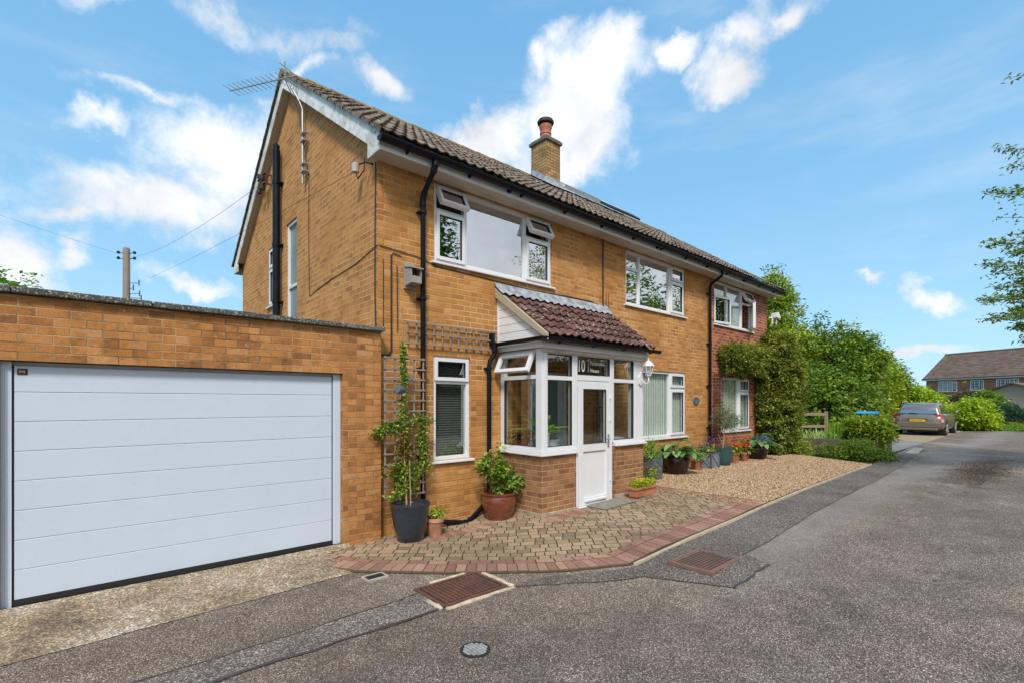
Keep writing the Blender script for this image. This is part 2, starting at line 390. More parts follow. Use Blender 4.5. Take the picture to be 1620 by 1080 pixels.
def window(root, T, a0, a1, z0, z1, vl, hl, panes, gl='glass', sill=True, label=None, fw=.055, sillext=.05, name='window', zs=None):
    f = MB(T)
    B0, B1 = -.095, -.025
    f.box(a0, a0+fw, B0, B1, z0, z1).box(a1-fw, a1, B0, B1, z0, z1).box(a0+fw, a1-fw, B0, B1, z0, z0+fw).box(a0+fw, a1-fw, B0, B1, z1-fw, z1)
    for (a, lo, hi) in vl: f.box(a-.028, a+.028, B0+.002, B1-.002, lo, hi)
    for (z, lo, hi) in hl: f.box(lo, hi, B0+.004, B1-.004, z-.026, z+.026)
    w = f.build(name, M['white'], root, bevel=.004)
    if label: w['label'] = label
    g = MB(T)
    for (p0, p1, q0, q1, kind, ang) in panes:
        if kind == 'f':
            g.add([(p0-.02, -.06, q0-.02), (p1+.02, -.06, q0-.02), (p1+.02, -.06, q1+.02), (p0-.02, -.06, q1+.02)], [(0, 1, 2, 3)])
            continue
        s, c = math.sin(R(ang)), math.cos(R(ang))
        if kind in ('s', 'o'):
            def X(p, q1=q1, s=s, c=c): b = p[1]+.04; return T((p[0], -.04 + (q1-p[2])*s + b*c, q1-(q1-p[2])*c + b*s))
        elif kind == 'cl':   # hinged on a0 side
            def X(p, p0=p0, s=s, c=c): b = p[1]+.04; return T((p0+(p[0]-p0)*c - b*s, -.04+(p[0]-p0)*s+b*c, p[2]))
        else:                # 'cr' hinged on a1 side
            def X(p, p1=p1, s=s, c=c): b = p[1]+.04; return T((p1-(p1-p[0])*c + b*s, -.04+(p1-p[0])*s+b*c, p[2]))
        sm = MB(X); d0, d1, k = -.07, .0, .05
        sm.box(p0, p0+k, d0, d1, q0, q1).box(p1-k, p1, d0, d1, q0, q1).box(p0+k, p1-k, d0, d1, q0, q0+k).box(p0+k, p1-k, d0, d1, q1-k, q1)
        so = sm.build('sash', M['white'], w, bevel=.005)
        gs = MB(X); j = k-.005
        gs.box(p0+j, p0+j+.008, -.045, -.012, q0+j, q1-j).box(p1-j-.008, p1-j, -.045, -.012, q0+j, q1-j).box(p0+j, p1-j, -.045, -.012, q0+j, q0+j+.008).box(p0+j, p1-j, -.045, -.012, q1-j-.008, q1-j)
        gs.build('glazing_seal', M['black_matt'], w)
        tmp = g.T; g.T = X
        g.add([(p0+k-.01, -.035, q0+k-.01), (p1-k+.01, -.035, q0+k-.01), (p1-k+.01, -.035, q1-k+.01), (p0+k-.01, -.035, q1-k+.01)], [(0, 1, 2, 3)])
        g.T = tmp
    g.build('glass', M[gl], w, recalc=False)
    if sill:
        zz = z0
        MB(T).prism([(-.09, zz), (-.09, zz-.03), (.045, zz-.035), (.045, zz-.006), (-.02, zz)], lambda p, d: (d, p[0], p[1]), a0-sillext, a1+sillext).build('sill', M['white'], w, bevel=.003)
    return w

def tiles(mb, o, x0, x1, e, s, ridge_len, nrm, gauge=.33, tw=.30, rolls=2, amp=.024, lift=.028, seg=6, jit=.006, side=True):
    """e = eave point (y,z), s = unit slope dir (y,z), nrm = unit normal (y,z)"""
    rows = int(math.ceil(ridge_len/gauge)); nt = int(round((x1-x0)/tw)); tw = (x1-x0)/nt
    def P(x, d, h): return (x, e[0]+s[0]*d+nrm[0]*h, e[1]+s[1]*d+nrm[1]*h)
    ns = seg*rolls
    for r in range(rows):
        d0 = r*gauge; d1 = min(d0+gauge+.04, ridge_len)
        for k in range(nt):
            jl = random.uniform(-jit, jit); jd = random.uniform(-.008, .008); rn = random.random(); tl = random.uniform(-jit, jit)
            xa = x0+k*tw; vs = []
            for i in range(ns+1):
                q = i/ns; c = .5+.5*math.cos(2*math.pi*(q*rolls)); h = amp*c**1.6
                hh = lift+h+jl+tl*(q-.5)
                x = xa+q*tw*.985
                vs += [P(x, d0+jd, hh-.014), P(x, d0+jd, hh), P(x, d1, h+jl*.3)]
            fs = []
            for i in range(ns):
                a, b = i*3, (i+1)*3
                fs += [(a+1, b+1, b+2, a+2), (a, b, b+1, a+1)]
            mb.add(vs, fs, rn)
            if side and (k == 0 or k == nt-1):
                x = xa if k == 0 else xa+tw*.985
                mb.add([P(x, d0+jd, -.01), P(x, d0+jd, lift+amp+jl), P(x, d1, amp), P(x, d1, -.01)], [(0, 1, 2, 3)], rn)

# ------------------------------------------------------------------ foliage helpers
def leafmesh(name, P, size, mat, parent, seed=0, up=.4, aspect=.5, rnd=None, bend=.12, dirs=None, jitter=.35, kind=None):
    rg = np.random.default_rng(seed); N = len(P); P = np.asarray(P, float)
    o = off(parent); P = P - np.array(o)
    n = rg.normal(size=(N, 3)); n[:, 2] = np.abs(n[:, 2]) + up*2; n /= np.linalg.norm(n, axis=1)[:, None]
    t = rg.normal(size=(N, 3)) if dirs is None else np.asarray(dirs, float) + rg.normal(size=(N, 3))*.35
    t -= n*(t*n).sum(1)[:, None]; t /= np.linalg.norm(t, axis=1)[:, None]+1e-9
    s = np.cross(n, t)
    L = size*(1+jitter*rg.uniform(-1, 1, N))[:, None]; W = L*aspect
    v = np.empty((N, 4, 3)); v[:, 0] = P; v[:, 1] = P+t*L*.45+s*W*.5+n*L*bend; v[:, 2] = P+t*L-n*L*bend; v[:, 3] = P+t*L*.45-s*W*.5+n*L*bend
    me = bpy.data.meshes.new(name); me.vertices.add(4*N); me.vertices.foreach_set('co', v.astype(np.float32).ravel())
    me.loops.add(4*N); me.loops.foreach_set('vertex_index', np.arange(4*N, dtype=np.int32))
    me.polygons.add(N); me.polygons.foreach_set('loop_start', np.arange(0, 4*N, 4, dtype=np.int32))
    me.update(calc_edges=True)
    a = rg.uniform(0, 1, N)
    if rnd is not None: a = np.clip(.38*a+.62*np.asarray(rnd), 0, 1)
    at = me.attributes.new('rnd', 'FLOAT', 'FACE'); at.data.foreach_set('value', a.astype(np.float32))
    me.materials.append(mat)
    ob = link(bpy.data.objects.new(name, me), parent)
    if kind: ob['kind'] = kind
    return ob
def crown_pts(blobs, ncl, nleaf, rc, seed, shell=.55, flat=.8):
    rg = np.random.default_rng(seed); B = np.array(blobs, float)
    vol = B[:, 3]*B[:, 4]*B[:, 5]; pr = vol**.8; pr /= pr.sum()
    bi = rg.choice(len(B), ncl, p=pr)
    d = rg.normal(size=(ncl, 3)); d /= np.linalg.norm(d, axis=1)[:, None]
    rad = (shell + (1-shell)*rg.uniform(0, 1, ncl)**.6)[:, None]*(1+.10*rg.normal(size=ncl))[:, None]
    C = B[bi, :3] + d*rad*B[bi, 3:]
    cr = rg.uniform(0, 1, ncl)
    P = np.repeat(C, nleaf, 0) + rg.normal(size=(ncl*nleaf, 3))*np.array([rc, rc, rc*flat])
    D = np.repeat(d, nleaf, 0)
    return P, np.repeat(cr, nleaf), D
def crown(name, parent, mat, blobs, ncl, nleaf, rc, size, seed, shell=.55, up=.4, aspect=.55, zmin=None, kind=None):
    P, r, D = crown_pts(blobs, ncl, nleaf, rc, seed, shell)
    if zmin is not None: k = P[:, 2] > zmin; P, r, D = P[k], r[k], D[k]
    return leafmesh(name, P, size, mat, parent, seed, up, aspect, r, dirs=D*1.2)
def tree(name, label, cat, base, blobs, mat, ncl, nleaf, rc, size, seed, trunk=.15, limbs=7, group=None, shell=.5, aspect=.55, zmin=None, top=None):
    t = thing(name, label, cat, base, group)
    rg = random.Random(seed); b = Vector(base); mb = MB()
    cen = sum((Vector(q[:3]) for q in blobs), Vector())/len(blobs)
    apex = Vector((cen.x, cen.y, max(q[2]+q[5]*.4 for q in blobs)))
    mid = b.lerp(apex, .4)+Vector((rg.uniform(-.2, .2), rg.uniform(-.2, .2), 0))
    mb.tube([b-Vector((0, 0, .1)), b.lerp(mid, .5), mid, apex], [trunk*1.25, trunk, trunk*.75, trunk*.12], 9)
    tr = mb.build('trunk', M['bark'], t, smooth=True)
    lm = MB()
    for i in range(limbs):
        q = blobs[i % len(blobs)]; e = Vector(q[:3])+Vector((rg.uniform(-.8, .8)*q[3], rg.uniform(-.8, .8)*q[4], rg.uniform(-.3, .7)*q[5]))
        st = b.lerp(apex, rg.uniform(.25, .7)); mm = st.lerp(e, .5)+Vector((0, 0, .12*(e-st).length))
        lm.tube([st, mm, e], [trunk*.42, trunk*.25, trunk*.07], 6)
    lm.build('limbs', M['bark'], tr, smooth=True)
    crown('crown', t, mat, blobs, ncl, nleaf, rc, size, seed, shell, aspect=aspect, zmin=zmin)
    return t

# ------------------------------------------------------------------ ground
def asphaltm():
    t = NT('asphalt'); o = t.obj(); x, y, z = t.sep(o)
    n1 = t.vor(o, 170, 'F1', 1); chip = t.sep(n1)[0]
    c = t.ramp(chip, [(0, (.060, .042, .030)), (.45, (.148, .112, .085)), (.75, (.24, .19, .15)), (.92, (.44, .37, .30)), (1, (.74, .65, .56))])
    dark = t.ramp(t.noise(o, 170, 3, .7), [(.34, .62), (.58, 1.08)])
    c = t.mix(.8, c, dark, 'MULTIPLY')
    big = t.ramp(t.noise(o, .55, 6, .66, .5), [(.28, .50), (.44, .88), (.56, 1.06), (.68, 1.62)])
    c = t.mix(.9, c, big, 'MULTIPLY')
    mid = t.ramp(t.noise(o, 3.1, 6, .7), [(.3, .78), (.7, 1.2)])
    c = t.mix(1, c, mid, 'MULTIPLY')
    st = t.math('MULTIPLY', t.ramp(t.noise(o, 1.05, 7, .72, .8), [(.54, 0), (.66, 1)]), .45); c = t.mix(st, c, (.075, .058, .045))
    wo = t.math('MULTIPLY', t.ramp(t.noise(t.comb(t.math('MULTIPLY', x, .35), y), .9, 6, .68, .5), [(.52, 0), (.68, 1)]), .42); c = t.mix(wo, c, t.mix(1, c, (1.75, 1.7, 1.62), 'MULTIPLY'))
    # wheel-worn paler lane stretching down the drive
    lane = t.math('MULTIPLY', t.sstep(t.math('ADD', y, t.math('MULTIPLY', t.noise(o, .7, 3), 1.)), 1.9, 2.5), t.math('SUBTRACT', 1., t.sstep(t.math('ADD', y, t.math('MULTIPLY', t.noise(o, .9, 3), .8)), 2.6, 3.1)))
    c = t.mix(t.math('MULTIPLY', lane, t.math('MULTIPLY', t.sstep(x, 3.4, 6.), .38)), c, (.33, .31, .295))
    # brown leaf litter stain far down the lane
    sx = t.math('DIVIDE', t.math('SUBTRACT', x, 14.6), 3.6); sy = t.math('DIVIDE', t.math('SUBTRACT', y, 1.15), .62)
    d = t.math('SQRT', t.math('ADD', t.math('MULTIPLY', sx, sx), t.math('MULTIPLY', sy, sy)))
    d = t.math('ADD', d, t.math('MULTIPLY', t.math('SUBTRACT', t.noise(o, 2.6, 6, .75), .5), 2.2))
    c = t.mix(t.math('MULTIPLY', t.math('SUBTRACT', 1., t.sstep(d, .1, 1.05)), .78), c, (.055, .030, .018))
    h = t.math('ADD', t.vor(o, 150, 'F1', 0), t.math('MULTIPLY', t.noise(o, 60, 4), .6))
    t.bump(h, .005, .9)
    return t.set(c, .86, spec=.3)
M['asphalt'] = asphaltm()
def patchm(name, k, lighter=False):
    t = NT(name); o = t.obj()
    n1 = t.sep(t.vor(o, 130, 'F1', 1))[0]
    c = t.ramp(n1, [(0, tuple(k*q for q in (.055, .042, .033))), (.6, tuple(k*q for q in (.13, .106, .088))), (.9, tuple(k*q for q in (.30, .265, .24))), (1, tuple(k*q for q in (.55, .50, .46)))])
    c = t.mix(1, c, t.ramp(t.noise(o, 1.4, 5, .6), [(.3, .7), (.7, 1.2)]), 'MULTIPLY')
    t.bump(t.vor(o, 130, 'F1', 0), .005, .9); return t.set(c, .85, spec=.3)
M['asphalt_patch'] = patchm('asphalt_patch', 1.15)
M['tar'] = plain('tar_seal', (.050, .047, .047), .5, var=.4, scale=40, bump=.004)
def apronm():
    t = NT('worn_concrete'); o = t.obj()
    n = t.noise(o, 1.7, 6, .62)
    c = t.ramp(n, [(.30, (.16, .125, .09)), (.45, (.29, .225, .15)), (.58, (.37, .30, .215)), (.72, (.46, .41, .35))])
    ch = t.ramp(t.sep(t.vor(o, 90, 'F1', 1))[0], [(0, .45), (.6, .95), (.9, 1.5), (1, 2.2)])
    c = t.mix(1, c, ch, 'MULTIPLY')
    c = t.mix(.8, c, t.ramp(t.noise(o, 14, 5, .75), [(.35, .68), (.6, 1.12)]), 'MULTIPLY')
    t.bump(t.math('ADD', t.vor(o, 95, 'F1', 0), t.noise(o, 20, 4)), .006, .8); return t.set(c, .9, spec=.2)
M['apron'] = apronm()
def gravelm():
    t = NT('gravel_bed'); o = t.obj()
    c = t.ramp(t.sep(t.vor(o, 48, 'F1', 1))[0], [(0, (.06, .035, .018)), (.4, (.17, .11, .06)), (.75, (.34, .24, .14)), (1, (.50, .42, .32))])
    ed = t.ramp(t.vor(o, 48, 'F1', 0), [(.3, 1), (.75, .35)])
    c = t.mix(1, c, ed, 'MULTIPLY'); t.bump(t.math('MULTIPLY', t.vor(o, 48, 'F1', 0), -1.), .012, 1)
    return t.set(c, .85, spec=.25)
M['gravel'] = gravelm()
def stonem():
    t = NT('pebble'); c = t.ramp(t.attr(), [(0, (.12, .06, .03)), (.25, (.34, .19, .09)), (.6, (.52, .34, .18)), (.85, (.64, .49, .32)), (1, (.68, .62, .56))])
    return t.set(c, .8, spec=.3)
M['pebble'] = stonem()
def earthm():
    t = NT('garden_ground'); o = t.obj()
    c = t.ramp(t.noise(o, .6, 6, .7), [(.35, (.05, .045, .025)), (.5, (.05, .10, .025)), (.7, (.09, .16, .035))])
    t.bump(t.noise(o, 20, 5), .03); return t.set(c, .95, spec=.1)
M['earth'] = earthm()
def blockm(name, stops, moss):
    t = NT(name); o = t.obj()
    c = t.ramp(t.math('ADD', t.math('MULTIPLY', t.attr(), .75), t.math('MULTIPLY', t.noise(o, 16, 4, .7), .25)), stops)
    c = t.mix(1, c, t.ramp(t.noise(o, 55, 6, .8), [(.32, .55), (.5, .98), (.70, 1.35)]), 'MULTIPLY')
    c = t.mix(t.math('MULTIPLY', t.ramp(t.noise(o, 1.6, 6, .65), [(.42, 0), (.68, 1)]), moss), c, (.15, .115, .065))
    c = t.mix(.7, c, t.ramp(t.noise(o, .8, 4), [(.3, .72), (.65, 1.12)]), 'MULTIPLY')
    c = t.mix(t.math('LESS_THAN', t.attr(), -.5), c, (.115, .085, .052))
    t.bump(t.noise(o, 120, 5, .7), .003, .7); return t.set(c, .88, spec=.25)
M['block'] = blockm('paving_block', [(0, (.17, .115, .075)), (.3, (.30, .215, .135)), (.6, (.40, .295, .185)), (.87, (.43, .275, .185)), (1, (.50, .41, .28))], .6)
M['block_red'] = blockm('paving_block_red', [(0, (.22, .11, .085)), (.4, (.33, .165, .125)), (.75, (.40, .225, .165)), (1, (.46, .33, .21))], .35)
M['joint'] = plain('joint_sand', (.065, .05, .03), .95, var=.5, scale=20, bump=.01)
M['kerb'] = plain('kerb_concrete', (.42, .35, .25), .85, var=.2, scale=6, bump=.004)

g = sheet('ground', [(-200, -200), (300, -200), (300, 300), (-200, 300)], -.03, M['earth'])
sheet('road', [(-60, -6), (36.5, -6), (36.5, 1.6), (34.2, 3.4), (20, 3.3), (13.9, 3.0), (13.9, 5.65), (-60, 5.65)], 0, M['asphalt'])
tag(sheet('driveway', [(17.7, 3.3), (34, 3.4), (34, 7), (17.7, 7)], .004, plain('drive_concrete', (.24, .23, .22), .9, var=.12, scale=1, bump=.004)), None, None)
tag(sheet('drive_gravel', [(23.2, 3.32), (34.3, 3.42), (34.6, 7), (23.2, 7)], .009, plain('drive_shingle', (.34, .27, .18), .9, var=.3, scale=9, bump=.01, bscale=90)), None, None)
def strip_poly(a, b): return a+b[::-1]
rg = random.Random(3)
def wob(pts, n=10, amp=.02):
    out = []
    for (p, q) in zip(pts, pts[1:]):
        for i in range(n):
            t = i/n; out.append((p[0]+(q[0]-p[0])*t+rg.uniform(-amp, amp)*.3, p[1]+(q[1]-p[1])*t+rg.uniform(-amp, amp)))
    return out+[pts[-1]]
up = wob([(-1.5, 3.68), (.23, 3.70), (1.93, 3.74), (2.24, 3.80)], 8, .012); lo = wob([(-1.5, 3.28), (.56, 3.40), (2.14, 3.37), (2.3, 3.40)], 8, .012)
sheet('road_patch', strip_poly(up, lo), .004, M['asphalt_patch'])
def tarline(pts, w): 
    a = [(x, y+w*rg.uniform(.25, 1.)) for x, y in pts]; b = [(x, y-w*rg.uniform(.1, .6)) for x, y in pts]
    return sheet('tar_seam', strip_poly(a, b), .008, M['tar'])
tarline(up, .014); tarline(lo, .03)
up2 = [(2.95, 3.36), (3.4, 3.30), (4.1, 2.86), (7.3, 2.84), (13.8, 2.98), (19.5, 3.15)]
lo2 = wob([(2.95, 3.36), (4.0, 2.62), (4.3, 1.92), (5.05, 1.90), (5.2, 2.2), (11.1, 2.3), (19.5, 2.8)], 10, .02)
sheet('road_patch', strip_poly(up2, lo2), .004, patchm('asphalt_patch_b', .98))
tarline(lo2[:11], .008); tarline(lo2[10:31], .024); tarline(lo2[32:], .008)
# pale concrete flecks by the drive entrance
sheet('road_patch', [(17.9, 2.75), (20.2, 2.95), (20.3, 3.2), (18.0, 3.05)], .009, M['concrete'])
# apron before the garage
ap = MB(); W = wob([(-6, 4.44), (-.42, 4.50), (1.98, 4.66)], 14, .012)
n = len(W)
for (p, q) in zip(W, W[1:]):
    ap.add([(p[0], p[1], .006), (q[0], q[1], .006), (q[0], 5.52, .066), (p[0], 5.52, .066)], [(0, 1, 2, 3)])
ap.add([(1.98, 4.66, .006), (1.72, 5.3, .03), (1.98, 5.52, .066)], [(0, 1, 2)])
ap.add([(1.72, 5.3, .03), (2.3, 5.43, .03), (2.3, 5.52, .066), (1.98, 5.52, .066)], [(0, 1, 2, 3)])
tag(ap.build('concrete_apron', M['apron'], recalc=False), None, None, kind='structure')

# block paving: every block modelled, cut to the outline of the forecourt
def shclip(poly, clip):
    out = poly
    for i in range(len(clip)):
        a, b = clip[i], clip[(i+1) % len(clip)]; inp = out; out = []
        side = lambda p: (b[0]-a[0])*(p[1]-a[1])-(b[1]-a[1])*(p[0]-a[0])
        for j in range(len(inp)):
            p, q = inp[j], inp[(j+1) % len(inp)]; sp, sq = side(p), side(q)
            if sp >= 0: out.append(p)
            if (sp >= 0) != (sq >= 0):
                t = sp/(sp-sq); out.append((p[0]+(q[0]-p[0])*t, p[1]+(q[1]-p[1])*t))
        if not out: return []
    return out
edge = [(1.60, 5.40), (2.02, 4.64), (2.65, 4.03), (3.38, 3.44), (4.14, 2.90), (7.42, 2.90)]
def inset(pts, d):
    out = []
    for i, p in enumerate(pts):
        a = Vector(pts[max(i-1, 0)]); b = Vector(pts[min(i+1, len(pts)-1)]); t = (b-a).normalized(); out.append((p[0]-t.y*d*1., p[1]+t.x*d))
    return out
ins = inset(edge, .225)
sheet('paving_bed', edge+[(7.42, 5.64), (2.8, 5.64), (2.72, 5.44)], .010, M['joint'])
region = ins+[(7.22, 2.9+.225), (7.30, 5.62), (2.75, 5.62), (2.2, 5.42)]
# convex hull order for clip
ins2 = inset(edge, .33)
region = [ins2[0]]+ins2[1:]+[(7.42, 5.62), (2.75, 5.62)]
pv = MB(); rb = random.Random(11)
def blk(mb, poly, z=.0, th=.016, r=None, gap=.0038):
    if len(poly) < 3: return
    c = Vector((sum(p[0] for p in poly)/len(poly), sum(p[1] for p in poly)/len(poly)))
    A = abs(sum(poly[i][0]*poly[(i+1) % len(poly)][1]-poly[(i+1) % len(poly)][0]*poly[i][1] for i in range(len(poly))))/2
    if A < .0012: return
    sh = lambda p, g: tuple(Vector(p)+(c-Vector(p)).normalized()*g)
    tx, ty, dz = rb.uniform(-.008, .008), rb.uniform(-.008, .008), rb.uniform(-.002, .002)
    base = [sh(p, gap) for p in poly]; top = [sh(p, gap+.0055) for p in poly]
    hh = lambda p, e: gz(p[0])+.012+z+e+dz+(p[0]-c.x)*tx+(p[1]-c.y)*ty
    n = len(poly)
    v = [(p[0], p[1], gz(p[0])+.004) for p in base]+[(p[0], p[1], hh(p, th-.005)) for p in base]+[(p[0], p[1], hh(p, th)) for p in top]
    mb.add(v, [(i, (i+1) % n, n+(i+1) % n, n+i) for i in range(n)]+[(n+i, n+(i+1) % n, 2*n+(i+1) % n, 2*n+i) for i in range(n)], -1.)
    mb.add(v[2*n:], [tuple(range(n))], rb.random() if r is None else r)
ca, sa = math.cos(R(-41)), math.sin(R(-41))
row = 0; vpos = -1.
while vpos < 9:
    bh = .118; u = -4+rb.uniform(0, .2)
    while u < 8:
        L = rb.choice([.10, .125, .15, .17])
        q = [(u, vpos), (u+L, vpos), (u+L, vpos+bh), (u, vpos+bh)]
        w = [(p[0]*ca-p[1]*sa, p[0]*sa+p[1]*ca) for p in q]
        if any(1.4 < p[0] < 7.7 and 2.7 < p[1] < 5.9 for p in w): blk(pv, shclip(w, region))
        u += L
    vpos += bh
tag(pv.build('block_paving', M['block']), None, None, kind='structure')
bd = MB()
def border(pts, pts2, bw=.1):
    L = sum((Vector(q)-Vector(p)).length for p, q in zip(pts, pts[1:]))
    def at(P, t):
        tot = [0]
        for p, q in zip(P, P[1:]): tot.append(tot[-1]+(Vector(q)-Vector(p)).length)
        d = t*tot[-1]
        for i in range(len(P)-1):
            if d <= tot[i+1]+1e-9:
                k = (d-tot[i])/(tot[i+1]-tot[i]); return tuple(Vector(P[i]).lerp(Vector(P[i+1]), k))
        return P[-1]
    n = int(L/bw)
    for i in range(n): blk(bd, [at(pts, i/n), at(pts, (i+1)/n), at(pts2, (i+1)/n), at(pts2, i/n)], .002)
for (a, b, c_, d) in zip(edge, edge[1:], ins, ins[1:]): border([a, b], [c_, d])
for (a, b, c_, d) in zip(ins, ins[1:], ins2, ins2[1:]): border([a, b], [c_, d], .2)
border([(7.62, 2.9), (7.62, 5.4)], [(7.42, 2.9), (7.42, 5.4)])
# red strip along the wall and round the pots
border([(4.66, 5.06), (3.05, 4.98)], [(4.68, 5.27), (3.05, 5.17)])
border([(3.05, 4.98), (2.72, 5.3)], [(3.05, 5.17), (2.85, 5.45)])
border([(5.45, 4.46), (4.62, 4.46)], [(5.45, 4.68), (4.62, 4.68)])
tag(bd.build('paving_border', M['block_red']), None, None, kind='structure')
# kerb edging
kb = MB()
kp = [(4.16, 2.865), (7.6, 2.865), (9., 2.88), (11.5, 2.94), (13.95, 3.0)]
for (p, q) in zip(kp, kp[1:]):
    m_ = max(1, int((q[0]-p[0])/.9))
    for i in range(m_):
        a = Vector(p).lerp(Vector(q), i/m_); b = Vector(p).lerp(Vector(q), (i+1)/m_)-Vector((.006, 0))
        z0, z1 = gz(a.x), gz(b.x)
        kb.add([(a.x, a.y-.028, z0-.05), (b.x, b.y-.028, z1-.05), (b.x, b.y+.012, z1-.05), (a.x, a.y+.012, z0-.05), (a.x, a.y-.024, z0+.035), (b.x, b.y-.024, z1+.035), (b.x, b.y+.008, z1+.035), (a.x, a.y+.008, z0+.035)],
               [(0, 1, 2, 3), (4, 5, 6, 7), (0, 1, 5, 4), (1, 2, 6, 5), (2, 3, 7, 6), (3, 0, 4, 7)])
tag(kb.build('kerb', M['kerb'], bevel=.006), None, None, kind='structure')
# gravel
gpoly = [(7.63, 2.9), (11.5, 2.97), (13.9, 3.03), (14.6, 4.3), (15.3, 5.2), (15.3, 5.64), (7.63, 5.64)]
sheet('gravel_bed', gpoly, .018, M['gravel'])
rgn = np.random.default_rng(5)
N = 95000
gx = 7.64+rgn.uniform(0, 1, N)**1.15*7.4; gy = rgn.uniform(2.92, 5.62, N)
k = (gy < 5.3) | (rgn.uniform(0, 1, N) < .5); k &= (gy > 2.9+(gx-7.6)*.02) & (gy > 3.0+(gx-13.9)*1.8)
# spill on to the paving
sx_ = 7.45-np.abs(rgn.normal(0, .22, 600)); sy_ = rgn.uniform(3.0, 4.9, 600)
gx = np.concatenate([gx[k], sx_]); gy = np.concatenate([gy[k], sy_]); N = len(gx)
zz = np.interp(gx, [a for a, _ in TX], [b for _, b in TX])+.022+rgn.uniform(0, .010, N); zz[-600:] += .008
oct_ = np.array([(1, 0, 0), (0, 1, 0), (-1, 0, 0), (0, -1, 0), (0, 0, 1), (0, 0, -1)], float)
sc = rgn.uniform(.005, .0115, (N, 1, 1))*np.array([1.25, 1, .75]); ang = rgn.uniform(0, 6.28, N)
v = oct_[None]*sc*(1+.25*rgn.uniform(-1, 1, (N, 6, 1))); ti = rgn.uniform(-.5, .5, N)
xz = v.copy(); v[..., 0] = xz[..., 0]*np.cos(ti)[:, None]-xz[..., 2]*np.sin(ti)[:, None]; v[..., 2] = xz[..., 0]*np.sin(ti)[:, None]+xz[..., 2]*np.cos(ti)[:, None]
xz = v.copy(); v[..., 0] = xz[..., 0]*np.cos(ang)[:, None]-xz[..., 1]*np.sin(ang)[:, None]; v[..., 1] = xz[..., 0]*np.sin(ang)[:, None]+xz[..., 1]*np.cos(ang)[:, None]
v += np.stack([gx, gy, zz], 1)[:, None]
F = np.array([(0, 1, 4), (1, 2, 4), (2, 3, 4), (3, 0, 4), (1, 0, 5), (2, 1, 5), (3, 2, 5), (0, 3, 5)])
me = bpy.data.meshes.new('gravel_stones'); me.vertices.add(6*N); me.vertices.foreach_set('co', v.astype(np.float32).ravel())
idx = (F[None]+6*np.arange(N)[:, None, None]).astype(np.int32).ravel()
me.loops.add(len(idx)); me.loops.foreach_set('vertex_index', idx); me.polygons.add(8*N); me.polygons.foreach_set('loop_start', np.arange(0, 24*N, 3, dtype=np.int32)); me.update(calc_edges=True)
at = me.attributes.new('rnd', 'FLOAT', 'FACE'); at.data.foreach_set('value', np.repeat(rgn.uniform(0, 1, N), 8).astype(np.float32))
me.materials.append(M['pebble']); me.shade_smooth()
tag(link(bpy.data.objects.new('gravel', me)), 'loose tan gravel chippings in front of the house', 'gravel', kind='stuff')
# a few fallen leaves and bits on the asphalt
dl = np.stack([rgn.uniform(2.5, 13, 46), rgn.uniform(-.2, 2.4, 46), np.full(46, .0)], 1); dl[:, 2] = np.interp(dl[:, 0], [a for a, _ in TX], [b for _, b in TX])+.012
tag(leafmesh('fallen_leaves', dl, .035, leafm('dead_leaf', greens((.20, .09, .03), (.38, .22, .10), (.62, .55, .45))), None, 9, up=3), 'scattered dry leaves and twigs on the asphalt', 'fallen leaves', kind='stuff')
sl = np.stack([14.6+rgn.normal(0, 1.6, 1400), 1.15+rgn.normal(0, .3, 1400), np.full(1400, .226)], 1)
tag(leafmesh('leaf_litter', sl, .03, leafm('litter', greens((.03, .015, .01), (.07, .035, .02), (.12, .06, .03))), None, 10, up=2), 'dark brown leaf litter across the lane', 'leaf litter', kind='stuff')
sl = np.stack([15.4+rgn.normal(0, .7, 700), 2.95+rgn.normal(0, .15, 700), np.full(700, .226)], 1)
tag(leafmesh('leaf_litter', sl, .03, bpy.data.materials['litter'], None, 12, up=2), 'brown leaf litter beside the end of the stone bed', 'leaf litter', kind='stuff')

